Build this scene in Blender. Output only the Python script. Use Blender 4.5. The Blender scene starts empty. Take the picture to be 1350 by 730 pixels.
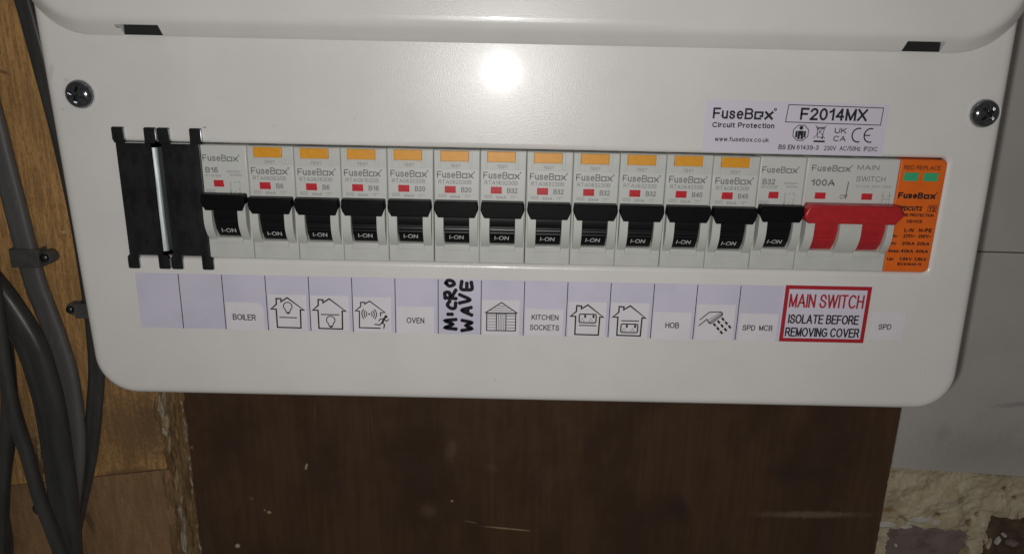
import bpy, bmesh, math, random
from mathutils import Vector, Matrix, noise
random.seed(7)
S = 0.001                                  # everything below is written in millimetres
scene = bpy.context.scene
COL = scene.collection

# ------------------------------------------------------------------ camera, world, lamp, exposure
cam_d = bpy.data.cameras.new('camera')
cam = bpy.data.objects.new('camera', cam_d); COL.objects.link(cam)
PITCH, ROLL, YAW = .2916, .0214, .0016
fw = Vector((math.sin(YAW)*math.cos(PITCH), math.cos(YAW)*math.cos(PITCH), -math.sin(PITCH)))
rt = Vector((math.cos(YAW), -math.sin(YAW), 0)); upv = rt.cross(fw)
r2 = rt*math.cos(ROLL) + upv*math.sin(ROLL); u2 = upv*math.cos(ROLL) - rt*math.sin(ROLL)
cam.matrix_world = Matrix(((r2.x, u2.x, -fw.x, -14.235*S), (r2.y, u2.y, -fw.y, -294.764*S),
                           (r2.z, u2.z, -fw.z, 37.829*S), (0, 0, 0, 1)))
cam_d.sensor_width = 36; cam_d.lens = 1004.08/1350*36; cam_d.clip_start = .01; cam_d.clip_end = 20
scene.camera = cam

world = bpy.data.worlds.new('World'); scene.world = world; world.use_nodes = True
bg = world.node_tree.nodes['Background']
bg.inputs[0].default_value = (1.0, .96, .90, 1); bg.inputs[1].default_value = .085

ld = bpy.data.lights.new('phone_flash', 'POINT'); ld.energy = 1.80; ld.shadow_soft_size = .0042
ld.color = (1.0, .977, .95)
lamp = bpy.data.objects.new('phone_flash', ld); COL.objects.link(lamp)
lamp.location = (-24.5*S, -295*S, 21*S)

scene.view_settings.view_transform = 'Standard'; scene.view_settings.look = 'None'
scene.view_settings.exposure = 0; scene.view_settings.gamma = 1; scene.view_settings.use_curve_mapping = False
scene.render.filter_size = 1.9

# ------------------------------------------------------------------ materials
def lin(c):
    return tuple(((v/255+.055)/1.055)**2.4 if v > 10 else v/255/12.92 for v in c)

def mat(name, col, rough=.5, metal=0, col2=None, nscale=(300, 300, 300), amount=1.0, detail=4, lo=.35, hi=.65,
        bump=0, bscale=(1500, 1500, 1500), bdist=.0001, rvar=0, marks=(), spec=.5, coat=0):
    m = bpy.data.materials.new(name); m.use_nodes = True
    nt = m.node_tree; N = nt.nodes; L = nt.links; p = N['Principled BSDF']
    p.inputs['Roughness'].default_value = rough; p.inputs['Metallic'].default_value = metal
    p.inputs['Specular IOR Level'].default_value = spec
    if coat: p.inputs['Coat Weight'].default_value = coat; p.inputs['Coat Roughness'].default_value = .09
    tc = N.new('ShaderNodeTexCoord')
    def noisy(scale, det):
        mp = N.new('ShaderNodeMapping'); mp.inputs['Scale'].default_value = scale
        L.new(tc.outputs['Object'], mp.inputs['Vector'])
        n = N.new('ShaderNodeTexNoise'); n.inputs['Scale'].default_value = 1; n.inputs['Detail'].default_value = det
        n.inputs['Roughness'].default_value = .6
        L.new(mp.outputs[0], n.inputs['Vector']); return n
    cur = None
    rgb = N.new('ShaderNodeRGB'); rgb.outputs[0].default_value = (*col, 1); cur = rgb.outputs[0]
    def mix(a, b, fac):
        mx = N.new('ShaderNodeMix'); mx.data_type = 'RGBA'
        L.new(a, mx.inputs[6])
        if isinstance(b, tuple): mx.inputs[7].default_value = (*b, 1)
        else: L.new(b, mx.inputs[7])
        L.new(fac, mx.inputs[0]); return mx.outputs[2]
    def rng(sock, a, b, c=0, d=1):
        r = N.new('ShaderNodeMapRange'); r.inputs[1].default_value = a; r.inputs[2].default_value = b
        r.inputs[3].default_value = c; r.inputs[4].default_value = d; r.interpolation_type = 'SMOOTHSTEP'
        L.new(sock, r.inputs[0]); return r.outputs[0]
    if col2 is not None:
        layers = col2 if isinstance(col2, list) else [(col2, nscale, lo, hi, amount)]
        for c2, sc, a, b, am in layers:
            cur = mix(cur, c2, rng(noisy(sc, detail).outputs['Fac'], a, b, 0, am))
    for (mx_, mz_, rx, rz, ang, c, am, soft) in marks:        # marks with a shape of their own (mm)
        mp = N.new('ShaderNodeMapping'); mp.vector_type = 'TEXTURE'
        mp.inputs['Location'].default_value = (mx_*S, 0, mz_*S)
        mp.inputs['Rotation'].default_value = (0, ang, 0)
        mp.inputs['Scale'].default_value = (rx*S, 1e4, rz*S)
        L.new(tc.outputs['Object'], mp.inputs['Vector'])
        ln = N.new('ShaderNodeVectorMath'); ln.operation = 'LENGTH'; L.new(mp.outputs[0], ln.inputs[0])
        nz = noisy((500, 500, 500), 3)
        ad = N.new('ShaderNodeMath'); ad.operation = 'MULTIPLY_ADD'
        L.new(nz.outputs['Fac'], ad.inputs[0]); ad.inputs[1].default_value = .9; L.new(ln.outputs['Value'], ad.inputs[2])
        cur = mix(cur, c, rng(ad.outputs[0], 1.45, 1.45-soft, 0, am))
    L.new(cur, p.inputs['Base Color'])
    if rvar:
        L.new(rng(noisy((60, 60, 60), 3).outputs['Fac'], .3, .7, rough-rvar, rough+rvar), p.inputs['Roughness'])
    if bump:
        b = N.new('ShaderNodeBump'); b.inputs['Strength'].default_value = bump; b.inputs['Distance'].default_value = bdist
        L.new(noisy(bscale, 3).outputs['Fac'], b.inputs['Height']); L.new(b.outputs[0], p.inputs['Normal'])
    return m

M = {}
M['panel'] = mat('white_painted_steel', (.78, .762, .74), .255, col2=(.72, .71, .685), nscale=(25, 25, 25), amount=.6,
                 bump=.85, bscale=(2000, 2000, 2000), bdist=.00007, coat=.30, spec=.42,
                 marks=[(-188, 26, 1.2, 4, .3, (.5, .49, .48), .35, .6), (-183, 23, 1.2, .8, .5, (.5, .49, .48), .4, .5),
                        (-186, 12, .8, .5, 0, (.45, .44, .43), .4, .4), (-132.6, 6.4, .9, .25, .1, (.12, .11, .1), .8, .3),
                        (-75, 11, .35, .3, 0, (.45, .42, .4), .6, .3), (-167, -18.5, .3, .3, 0, (.4, .38, .36), .7, .3),
                        (-20, -96, .5, .35, .3, (.5, .48, .45), .6, .3), (160, -88, .5, .3, 0, (.45, .43, .4), .6, .3),
                        (-106, 7.5, 1.1, .5, .4, (.62, .6, .58), .6, .4), (-40, 18, .3, .3, 0, (.45, .42, .4), .5, .3)])
M['box'] = mat('white_steel_side', (.6, .59, .58), .4)
M['breaker'] = mat('pale_grey_plastic', (.585, .595, .565), .42, col2=(.55, .56, .53), nscale=(120, 120, 120), bump=.12, bscale=(4000,)*3)
M['breaker_label'] = mat('white_face_plastic', (.62, .63, .605), .34, bump=.1, bscale=(3000,)*3)
M['black'] = mat('black_plastic', (.0035, .0035, .0038), .42, col2=(.0065, .0065, .007), nscale=(1500, 1500, 1500), bump=.35, bscale=(3500,)*3, spec=.10)
M['drum'] = mat('black_gloss_plastic', (.005, .005, .0055), .33, bump=.2, bscale=(2500,)*3, spec=.25)
M['red'] = mat('red_plastic', (.48, .018, .025), .38, col2=(.42, .016, .022), nscale=(300, 300, 300), bump=.2, bscale=(3000,)*3)
M['flag'] = mat('red_indicator', (.62, .03, .045), .3, col2=(.5, .02, .03), nscale=(900, 900, 900))
M['orange_button'] = mat('amber_plastic', (.80, .36, .02), .38, col2=(.74, .32, .016), nscale=(400, 400, 400), bump=.15, bscale=(3000,)*3)
M['orange'] = mat('orange_plastic', (.84, .155, .012), .42, col2=(.78, .14, .01), nscale=(200, 200, 200), bump=.15, bscale=(3500,)*3)
M['green'] = mat('green_indicator', (.05, .42, .20), .3)
M['zinc'] = mat('dark_zinc_steel', (.115, .12, .13), .27, 1, col2=[((.07, .072, .08), (260, 260, 120), .35, .7, 1), ((.34, .36, .37), (1400, 1400, 1400), .63, .72, .6)],
                bump=.25, bscale=(900, 900, 900), bdist=.00008)
M['zinc_edge'] = mat('lit_zinc_edge', (.72, .77, .78), .55, 1, col2=(.34, .39, .41), nscale=(3200, 3200, 60), bump=.3, bscale=(2500, 2500, 200))  # lighter copy of the zinc: flash on the fold put into the colour
M['chrome'] = mat('screw_steel', (.17, .175, .19), .14, 1, col2=(.30, .31, .33), nscale=(900,)*3, bump=.2, bscale=(1200,)*3)
M['grey_ink'] = mat('grey_print', (.19, .19, .19), .6)
M['faint_ink'] = mat('faint_grey_print', (.27, .27, .275), .6)
M['black_ink'] = mat('black_print', (.012, .012, .014), .55)
M['red_ink'] = mat('red_print', (.42, .016, .026), .5)
M['white_ink'] = mat('white_print', (.62, .62, .62), .5)
M['dark_ink'] = mat('dark_print_on_orange', (.022, .010, .008), .6)
M['marker'] = mat('marker_ink', (.006, .006, .010), .35)
M['strip'] = mat('lilac_white_vinyl', (.67, .64, .77), .42, col2=(.62, .595, .72), nscale=(40, 40, 40), bump=.1, bscale=(300,)*3)
M['paper'] = mat('white_sticker_paper', (.79, .755, .80), .5, col2=(.75, .72, .755), nscale=(80, 80, 80), bump=.1, bscale=(400,)*3)
M['rating'] = mat('white_vinyl', (.70, .655, .77), .42)
M['hole'] = mat('black_void', (.008, .008, .008), .7)
M['galv'] = mat('galvanised_lip_and_glint', (.60, .63, .64), .5, .3, col2=(.42, .45, .46), nscale=(1500,)*3)  # pale tone for the bent lip and for glints painted on tab sides
M['ply'] = mat('sawn_plywood', (.68, .375, .13), .75,
               col2=[((.36, .195, .07), (520, 520, 40), .38, .62, .85), ((.74, .48, .24), (260, 260, 1700), .5, .75, .4), ((.27, .14, .05), (900, 900, 260), .50, .68, .65),
                     ((.33, .19, .08), (50, 50, 26), .5, .75, .6), ((.82, .60, .36), (1200, 1200, 330), .60, .72, .55)],
               bump=.9, bscale=(1300, 1300, 330), bdist=.0006,
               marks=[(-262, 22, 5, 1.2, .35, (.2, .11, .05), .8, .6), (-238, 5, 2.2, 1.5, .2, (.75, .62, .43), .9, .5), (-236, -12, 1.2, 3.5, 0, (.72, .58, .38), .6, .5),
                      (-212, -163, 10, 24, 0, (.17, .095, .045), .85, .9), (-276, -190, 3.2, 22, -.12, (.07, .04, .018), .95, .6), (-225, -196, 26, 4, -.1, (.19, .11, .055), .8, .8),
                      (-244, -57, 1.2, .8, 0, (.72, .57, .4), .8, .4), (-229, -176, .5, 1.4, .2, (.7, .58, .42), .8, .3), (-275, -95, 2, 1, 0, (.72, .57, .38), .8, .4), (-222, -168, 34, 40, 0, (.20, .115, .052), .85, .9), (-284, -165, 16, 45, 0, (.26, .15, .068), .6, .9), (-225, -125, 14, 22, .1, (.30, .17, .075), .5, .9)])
M['ply_low'] = mat('brown_plywood', (.37, .21, .10), .75,
               col2=[((.25, .145, .07), (420, 420, 60), .35, .65, .7), ((.46, .31, .175), (300, 300, 1700), .52, .75, .5),
                     ((.2, .115, .055), (50, 50, 30), .5, .75, .6)],
               bump=.8, bscale=(1200, 1200, 500), bdist=.0006,
               marks=[(-281, -218, 9, 10, 0, (.30, .2, .11), .8, .6), (-281, -222, 6, 2.0, .4, (.42, .33, .22), .7, .4), (-255, -228, 3, 12, -.2, (.09, .05, .025), .6, .7)])
M['dark_wood'] = mat('dark_varnished_board', (.088, .044, .0195), .42,
               col2=[((.058, .028, .012), (450, 450, 22), .36, .68, .6), ((.098, .050, .022), (110, 110, 7), .5, .75, .6),
                     ((.050, .025, .012), (26, 26, 13), .42, .66, .9), ((.115, .062, .032), (38, 38, 24), .58, .78, .5), ((.095, .055, .028), (60, 60, 45), .6, .8, .5)],
               bump=.25, bscale=(1500, 1500, 40), bdist=.0002, rvar=.12,
               marks=[(-13, -226.4, 17, .75, .085, (.40, .29, .18), .75, .5), (-34, -222.5, 5, .5, .2, (.3, .2, .12), .5, .5),
                      (-126.6, -188.8, .8, 2.6, .3, (.5, .38, .25), .9, .4), (-149.5, -218.7, 1.6, 1.2, 0, (.5, .34, .2), .9, .4),
                      (-152, -217.5, .8, .6, 0, (.5, .34, .2), .8, .4), (-169.4, -241.6, 1.6, 1.6, 0, (.5, .44, .36), .9, .3),
                      (-58.6, -215.6, 7, 8, .4, (.17, .10, .06), .45, .9), (-45.5, -177.3, 5, 11, .2, (.17, .12, .09), .4, .9), (-23, -187, 6, 4, .3, (.16, .10, .065), .35, .9),
                      (-45, -209, .9, .9, 0, (.45, .32, .2), .8, .4), (160, -213, 42, 3.2, -.02, (.20, .14, .095), .7, .8),
                      (85, -212, 7, 16, -.3, (.03, .018, .012), .8, .8), (150, -186, 26, 8, 0, (.035, .02, .013), .7, .8),
                      (-159, -210, 2, 1.6, 0, (.17, .11, .07), .6, .5), (-120, -155, .6, 9, .05, (.14, .085, .05), .5, .5), (-89, -160, .5, 12, -.06, (.13, .08, .045), .5, .5)])
M['grey_panel'] = mat('grey_painted_panel', (.52, .495, .46), .55, col2=[((.46, .44, .405), (20, 20, 20), .35, .7, .8), ((.54, .52, .48), (300, 300, 300), .6, .75, .4)],
               bump=.2, bscale=(500,)*3,
               marks=[(250, -170, 70, 26, -.05, (.36, .345, .32), .8, 1.2), (262, -142, 16, 2.2, -.12, (.25, .245, .24), .55, .8), (225, -120, 2, 12, .1, (.3, .295, .29), .4, .8), (268, -95, 9, 3, .2, (.3, .295, .29), .35, .8), (225, -160, 5, 9, .2, (.32, .315, .31), .4, .8)])  # broad first mark paints the light falling off towards the panel's foot
M['plaster'] = mat('old_cream_plaster', (.58, .50, .345), .85,
               col2=[((.45, .37, .235), (70, 70, 70), .4, .65, .85), ((.68, .62, .49), (160, 160, 160), .52, .7, .6), ((.30, .22, .12), (130, 130, 130), .62, .74, .75), ((.36, .28, .17), (420, 420, 420), .58, .74, .5)],
               bump=.8, bscale=(700,)*3, bdist=.0008,
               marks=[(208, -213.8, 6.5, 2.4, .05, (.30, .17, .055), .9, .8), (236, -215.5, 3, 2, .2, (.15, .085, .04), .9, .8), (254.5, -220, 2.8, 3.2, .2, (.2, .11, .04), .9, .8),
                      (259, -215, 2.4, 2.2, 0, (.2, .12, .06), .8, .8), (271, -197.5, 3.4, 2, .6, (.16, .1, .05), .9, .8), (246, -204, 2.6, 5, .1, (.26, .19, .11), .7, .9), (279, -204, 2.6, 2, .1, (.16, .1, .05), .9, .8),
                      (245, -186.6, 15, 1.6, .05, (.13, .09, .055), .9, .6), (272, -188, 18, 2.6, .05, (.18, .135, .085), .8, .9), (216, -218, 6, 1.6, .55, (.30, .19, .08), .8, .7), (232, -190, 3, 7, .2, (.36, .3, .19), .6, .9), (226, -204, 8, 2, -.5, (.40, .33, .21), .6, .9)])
M['chunk'] = mat('white_plaster_flake', (.58, .55, .50), .8, bump=.5, bscale=(900,)*3, bdist=.0004)
M['brick'] = mat('purple_grey_brick', (.205, .155, .14), .85, col2=[((.26, .205, .185), (60, 60, 60), .4, .6, .8), ((.13, .095, .085), (90, 90, 90), .55, .7, .7)], bump=.6, bscale=(900,)*3, bdist=.0004)
M['brick_brown'] = mat('dark_brown_brick', (.13, .085, .05), .9, col2=(.07, .042, .025), nscale=(120,)*3, bump=.6, bscale=(900,)*3, bdist=.0004)
M['torn'] = mat('torn_ochre_filler', (.24, .145, .060), .8,
               col2=[((.13, .075, .032), (300, 300, 50), .4, .65, .8), ((.33, .21, .095), (380, 380, 45), .52, .70, .8), ((.52, .42, .28), (600, 600, 60), .66, .74, .7)], bump=.6, bscale=(1200, 1200, 300), bdist=.0005)
M['splinter'] = mat('pale_splinter', (.46, .355, .21), .75, col2=(.30, .20, .10), nscale=(700, 700, 150), bump=.5, bscale=(2000, 2000, 400), bdist=.0003)
M['splinter_pale'] = mat('whitish_flake', (.50, .43, .33), .7, col2=(.33, .26, .18), nscale=(900, 900, 200), bump=.4, bscale=(2000,)*3, bdist=.0003)
M['cable_grey'] = mat('grey_pvc_cable', (.125, .12, .115), .5, col2=[((.10, .097, .094), (200, 200, 25), .35, .65, .7), ((.19, .185, .175), (350, 350, 140), .58, .74, .5), ((.42, .40, .36), (420, 420, 420), .70, .74, .7)], bump=.2, bscale=(900, 900, 90))
M['cable_dark'] = mat('dark_grey_pvc_cable', (.062, .062, .060), .37, col2=[((.04, .04, .04), (150, 150, 25), .35, .65, .8), ((.11, .11, .105), (600, 600, 500), .69, .75, .6)], bump=.2, bscale=(900, 900, 90), rvar=.08)
M['clip'] = mat('grey_clip_plastic', (.10, .098, .095), .45, col2=(.075, .073, .07), nscale=(200,)*3, bump=.1)
M['nail'] = mat('dark_nail_steel', (.10, .10, .105), .3, 1, bump=.3, bscale=(1500,)*3)

# ------------------------------------------------------------------ helpers
def sharpen(me):
    keep = [p.use_smooth for p in me.polygons]
    me.set_sharp_from_angle(angle=math.radians(42))
    me.polygons.foreach_set('use_smooth', keep)

def obj(name, bm, material, parent=None, loc=None, recalc=True):
    if recalc: bmesh.ops.recalc_face_normals(bm, faces=bm.faces)
    bmesh.ops.scale(bm, vec=(S, S, S), verts=bm.verts)
    me = bpy.data.meshes.new(name); bm.to_mesh(me); bm.free()
    sharpen(me)
    me.materials.append(material)
    o = bpy.data.objects.new(name, me); COL.objects.link(o)
    if parent is not None: o.parent = parent
    if loc: o.location = Vector(loc)*S
    return o

def tag(o, label=None, cat=None, group=None, kind=None):
    if label: o['label'] = label
    if cat: o['category'] = cat
    if group: o['group'] = group
    if kind: o['kind'] = kind
    return o

def thing(name, label, cat, loc=(0, 0, 0), group=None):
    o = bpy.data.objects.new(name, None); COL.objects.link(o); o.empty_display_size = .01
    o.location = Vector(loc)*S
    return tag(o, label, cat, group)

def dup(o, parent=None, skip=()):
    c = o.copy(); COL.objects.link(c)
    if parent is not None: c.parent = parent
    for ch in [k for k in bpy.data.objects if k.parent == o and k.name.split('.')[0] not in skip]: dup(ch, c, skip)
    return c

def box(bm, x0, x1, y0, y1, z0, z1, c=0, seg=2):
    r = bmesh.ops.create_cube(bm, size=1)
    vs = r['verts']
    for v in vs:
        v.co = ((x0+x1)/2+v.co.x*(x1-x0), (y0+y1)/2+v.co.y*(y1-y0), (z0+z1)/2+v.co.z*(z1-z0))
    if c:
        es = list({e for v in vs for e in v.link_edges})
        b = bmesh.ops.bevel(bm, geom=es, offset=c, segments=seg, affect='EDGES', profile=.5)
        for f in b['faces']: f.smooth = True
    return bm

def prism_y(bm, pts, y0, y1, c=0, seg=2):
    """pts in (x,z); front at y0 (towards the viewer), back at y1; c = rounding of the front edge."""
    a = [bm.verts.new((x, y0, z)) for x, z in pts]; b = [bm.verts.new((x, y1, z)) for x, z in pts]
    f = bm.faces.new(a); bm.faces.new(b[::-1]); n = len(pts); sides = []
    for i in range(n): sides.append(bm.faces.new((a[i], a[(i+1) % n], b[(i+1) % n], b[i])))
    if c:
        r = bmesh.ops.bevel(bm, geom=list(f.edges), offset=c, segments=seg, affect='EDGES', profile=.5)
        for q in r['faces']: q.smooth = True
    return bm

def prism_x(bm, pts, x0, x1, c=0, smooth=True, seg=2):
    """pts in (y,z) extruded along x."""
    a = [bm.verts.new((x0, y, z)) for y, z in pts]; b = [bm.verts.new((x1, y, z)) for y, z in pts]
    fa = bm.faces.new(a); fb = bm.faces.new(b[::-1]); n = len(pts)
    for i in range(n):
        q = bm.faces.new((a[i], a[(i+1) % n], b[(i+1) % n], b[i])); q.smooth = smooth
    if c:
        r = bmesh.ops.bevel(bm, geom=list(fa.edges)+list(fb.edges), offset=c, segments=seg, affect='EDGES', profile=.5)
        for q in r['faces']: q.smooth = True
    return bm

def rrect(x0, x1, z0, z1, r, n=8, shear=0, zr=None):
    pts = []
    rs = r if isinstance(r, (tuple, list)) else (r,)*4          # bottom-left, bottom-right, top-right, top-left
    for (cx, cz, a0, rr) in ((x0+rs[0], z0+rs[0], math.pi, rs[0]), (x1-rs[1], z0+rs[1], 1.5*math.pi, rs[1]),
                             (x1-rs[2], z1-rs[2], 0, rs[2]), (x0+rs[3], z1-rs[3], .5*math.pi, rs[3])):
        for i in range(n+1):
            a = a0 + .5*math.pi*i/n
            x, z = cx+rr*math.cos(a), cz+rr*math.sin(a)
            pts.append((x+shear*z, z))
    return pts

def shell(bm, loops, fill=True, hole=None):
    """loops of (x,y,z): strips between them, the last one filled (round a hole given as loops, first one in the face)."""
    L = [[bm.verts.new(p) for p in lp] for lp in loops]
    for A, B in zip(L, L[1:]):
        n = len(A)
        for i in range(n):
            f = bm.faces.new((A[i], A[(i+1) % n], B[(i+1) % n], B[i])); f.smooth = True
    if hole:
        H = [[bm.verts.new(p) for p in lp] for lp in hole]
        for A, B in zip(H, H[1:]):
            n = len(A)
            for i in range(n):
                f = bm.faces.new((A[i], A[(i+1) % n], B[(i+1) % n], B[i])); f.smooth = True
        es = []
        for lp in (L[-1], H[0]):
            for i in range(len(lp)):
                es.append(bm.edges.get((lp[i], lp[(i+1) % len(lp)])) or bm.edges.new((lp[i], lp[(i+1) % len(lp)])))
        for f in bmesh.ops.triangle_fill(bm, use_beauty=True, use_dissolve=False, edges=es)['geom']:
            if isinstance(f, bmesh.types.BMFace): f.smooth = False
    elif fill:
        bm.faces.new(L[-1])
    return bm

def lathe_y(bm, prof, cx, cz, n=28):
    """prof: (radius, y) from rim to the centre of the front."""
    loops = [[(cx+r*math.cos(2*math.pi*i/n), y, cz+r*math.sin(2*math.pi*i/n)) for i in range(n)] for r, y in prof]
    return shell(bm, loops)

def catmull(pts, per=10):
    P = [Vector(p) for p in pts]; P = [P[0]*2-P[1]] + P + [P[-1]*2-P[-2]]
    out = []
    for i in range(1, len(P)-2):
        for k in range(per):
            t = k/per
            out.append(.5*((2*P[i]) + (P[i+1]-P[i-1])*t + (2*P[i-1]-5*P[i]+4*P[i+1]-P[i+2])*t*t + (3*P[i]-P[i-1]-3*P[i+1]+P[i+2])*t**3))
    out.append(P[-2]); return out

def sweep(bm, path, section):
    """section: (u across the run in the wall plane, v towards the viewer)."""
    rings = []
    for i, p in enumerate(path):
        t = (path[min(i+1, len(path)-1)]-path[max(i-1, 0)]).normalized()
        v = Vector((0, -1, 0)); u = t.cross(v).normalized(); v = u.cross(t).normalized()
        rings.append([bm.verts.new(p+u*a+v*b) for a, b in section])
    n = len(section)
    for A, B in zip(rings, rings[1:]):
        for i in range(n):
            bm.faces.new((A[i], A[(i+1) % n], B[(i+1) % n], B[i])).smooth = True
    bm.faces.new(rings[0]); bm.faces.new(rings[-1][::-1])
    return bm

# flat print: lettering (plain sans drawn as pen strokes, capital height 1) and line drawings, laid on a plane y
def _e(cx, cy, rx, ry, a0, a1, n=10):
    return [(cx+rx*math.cos(math.radians(a0+(a1-a0)*i/n)), cy+ry*math.sin(math.radians(a0+(a1-a0)*i/n))) for i in range(n+1)]
def _sp(pts): return [(p.x, p.z) for p in catmull([(a, 0, b) for a, b in pts], 4)]
G = {
 'A': (.84, [[(0, 0), (.42, 1), (.84, 0)], [(.14, .34), (.70, .34)]]),
 'B': (.70, [[(.40, .53), (0, .53), (0, 1)] + _e(.40, .765, .25, .235, 90, -90, 8), [(.40, .53)] + _e(.42, .265, .28, .265, 90, -90, 8) + [(0, 0), (0, .53)]]),
 'C': (.82, [_e(.44, .5, .44, .5, 42, 318, 18)]),
 'D': (.76, [[(0, 0), (0, 1), (.30, 1)] + _e(.32, .5, .44, .5, 90, -90, 14) + [(0, 0)]]),
 'E': (.64, [[(.64, 1), (0, 1), (0, 0), (.66, 0)], [(0, .52), (.58, .52)]]),
 'F': (.60, [[(.62, 1), (0, 1), (0, 0)], [(0, .5), (.52, .5)]]),
 'G': (.84, [_e(.44, .5, .44, .5, 45, 300, 18) + [(.84, .14), (.84, .46), (.48, .46)]]),
 'H': (.70, [[(0, 0), (0, 1)], [(.70, 0), (.70, 1)], [(0, .53), (.70, .53)]]),
 'I': (.0, [[(0, 0), (0, 1)]]),
 'K': (.70, [[(0, 0), (0, 1)], [(.66, 1), (.0, .36)], [(.24, .6), (.70, 0)]]),
 'L': (.54, [[(0, 1), (0, 0), (.55, 0)]]),
 'M': (.80, [[(0, 0), (0, 1), (.40, .04), (.80, 1), (.80, 0)]]),
 'N': (.70, [[(0, 0), (0, 1), (.70, 0), (.70, 1)]]),
 'O': (.90, [_e(.45, .5, .45, .5, 90, 450, 24)]),
 'P': (.68, [[(0, 0), (0, 1), (.40, 1)] + _e(.40, .73, .28, .27, 90, -90, 8) + [(0, .46)]]),
 'R': (.72, [[(0, 0), (0, 1), (.42, 1)] + _e(.42, .745, .26, .255, 90, -90, 8) + [(0, .49)], [(.38, .49), (.52, .36), (.73, 0)]]),
 'S': (.70, [_sp([(.66, .73), (.58, .91), (.36, 1), (.12, .92), (.05, .74), (.15, .59), (.38, .51), (.61, .42), (.70, .25), (.59, .06), (.35, 0), (.10, .07), (.01, .29)])]),
 'T': (.72, [[(0, 1), (.72, 1)], [(.36, 1), (.36, 0)]]),
 'U': (.70, [[(0, 1), (0, .34)] + _e(.35, .34, .35, .34, 180, 360, 12) + [(.70, 1)]]),
 'V': (.80, [[(0, 1), (.40, 0), (.80, 1)]]),
 'W': (1.18, [[(0, 1), (.29, 0), (.59, 1), (.89, 0), (1.18, 1)]]),
 'X': (.74, [[(0, 0), (.74, 1)], [(0, 1), (.74, 0)]]),
 'Z': (.66, [[(0, 1), (.66, 1), (0, 0), (.68, 0)]]),
 '0': (.58, [_e(.29, .5, .29, .5, 90, 450, 20)]),
 '1': (.34, [[(0, .74), (.2, .84), (.32, 1), (.32, 0)]]),
 '2': (.58, [_e(.29, .72, .27, .28, 170, -25, 10) + [(.30, .33), (.0, .0), (.58, 0)]]),
 '3': (.58, [_e(.28, .75, .25, .25, 160, -90, 9), [(.2, .51)] + _e(.28, .26, .29, .26, 88, -165, 10)]),
 '4': (.62, [[(.46, 0), (.46, 1), (0, .3), (.62, .3)]]),
 '5': (.58, [[(.52, 1), (.10, 1), (.04, .5)] + _e(.28, .32, .29, .32, 120, -160, 12)]),
 '6': (.58, [_e(.31, .62, .29, .38, 40, 180, 10) + [(.02, .4)], _e(.30, .31, .27, .31, 180, 540, 18)]),
 '9': (.58, [_e(.27, .38, .29, .38, 220, 360, 10) + [(.56, .6)], _e(.28, .69, .27, .31, 0, 360, 18)]),
 '8': (.58, [_e(.29, .76, .23, .24, -90, 270, 16), _e(.29, .27, .28, .26, 90, 450, 16)]),
 '7': (.56, [[(0, 1), (.56, 1), (.30, .5), (.18, 0)]]),
 'a': (.52, [_e(.25, .54, .22, .19, 165, 0, 8) + [(.47, .1), (.53, 0)], [(.47, .42), (.2, .36)] + _e(.2, .18, .18, .17, 100, 300, 8) + [(.47, .14)]]),
 'b': (.52, [[(0, 0), (0, 1)], _e(.26, .36, .26, .36, 180, 540, 16)]),
 'c': (.50, [_e(.27, .36, .26, .36, 45, 315, 14)]),
 'e': (.54, [[(.02, .38), (.53, .38)] + _e(.27, .36, .26, .36, 6, 315, 16)]),
 'f': (.30, [[(.34, .97), (.25, 1)] + _e(.24, .84, .12, .15, 95, 180, 5) + [(.12, 0)], [(0, .70), (.31, .70)]]),
 'i': (.0, [[(0, 0), (0, .72)], [(0, .90), (0, .98)]]),
 'k': (.46, [[(0, 0), (0, 1)], [(.42, .72), (0, .28)], [(.16, .44), (.47, 0)]]),
 'm': (.80, [[(0, 0), (0, .72)], [(0, .5)] + _e(.2, .5, .2, .21, 180, 0, 8) + [(.4, 0)], [(.4, .5)] + _e(.6, .5, .2, .21, 180, 0, 8) + [(.8, 0)]]),
 'n': (.46, [[(0, 0), (0, .72)], [(0, .46)] + _e(.23, .46, .23, .26, 180, 0, 8) + [(.46, 0)]]),
 'o': (.54, [_e(.27, .36, .27, .36, 90, 450, 18)]),
 'p': (.52, [[(0, -.26), (0, .72)], _e(.26, .36, .26, .36, 180, 540, 16)]),
 'r': (.28, [[(0, 0), (0, .72)], [(0, .44)] + _e(.24, .44, .24, .27, 180, 75, 6)]),
 's': (.46, [_sp([(.43, .55), (.36, .68), (.22, .72), (.07, .67), (.04, .53), (.12, .42), (.25, .37), (.40, .29), (.45, .18), (.37, .04), (.22, 0), (.07, .05), (.01, .2)])]),
 't': (.30, [[(.12, .93), (.12, .16), (.18, .03), (.32, .01)], [(0, .70), (.31, .70)]]),
 'u': (.46, [[(0, .72), (0, .27)] + _e(.23, .27, .23, .26, 180, 360, 8), [(.46, .72), (.46, 0)]]),
 'w': (.70, [[(0, .72), (.17, 0), (.35, .72), (.53, 0), (.70, .72)]]),
 'x': (.46, [[(0, 0), (.46, .72)], [(0, .72), (.46, 0)]]),
 'z': (.44, [[(0, .72), (.44, .72), (0, 0), (.46, 0)]]),
 '.': (.0, [[(0, 0), (0, .06)]]), ':': (.0, [[(0, 0), (0, .06)], [(0, .56), (0, .62)]]), '-': (.30, [[(0, .38), (.30, .38)]]),
 '/': (.34, [[(0, -.02), (.34, 1.02)]]), '~': (.5, [_sp([(0, .36), (.13, .46), (.26, .4), (.38, .33), (.5, .44)])]), ' ': (.16, []),
}
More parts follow.
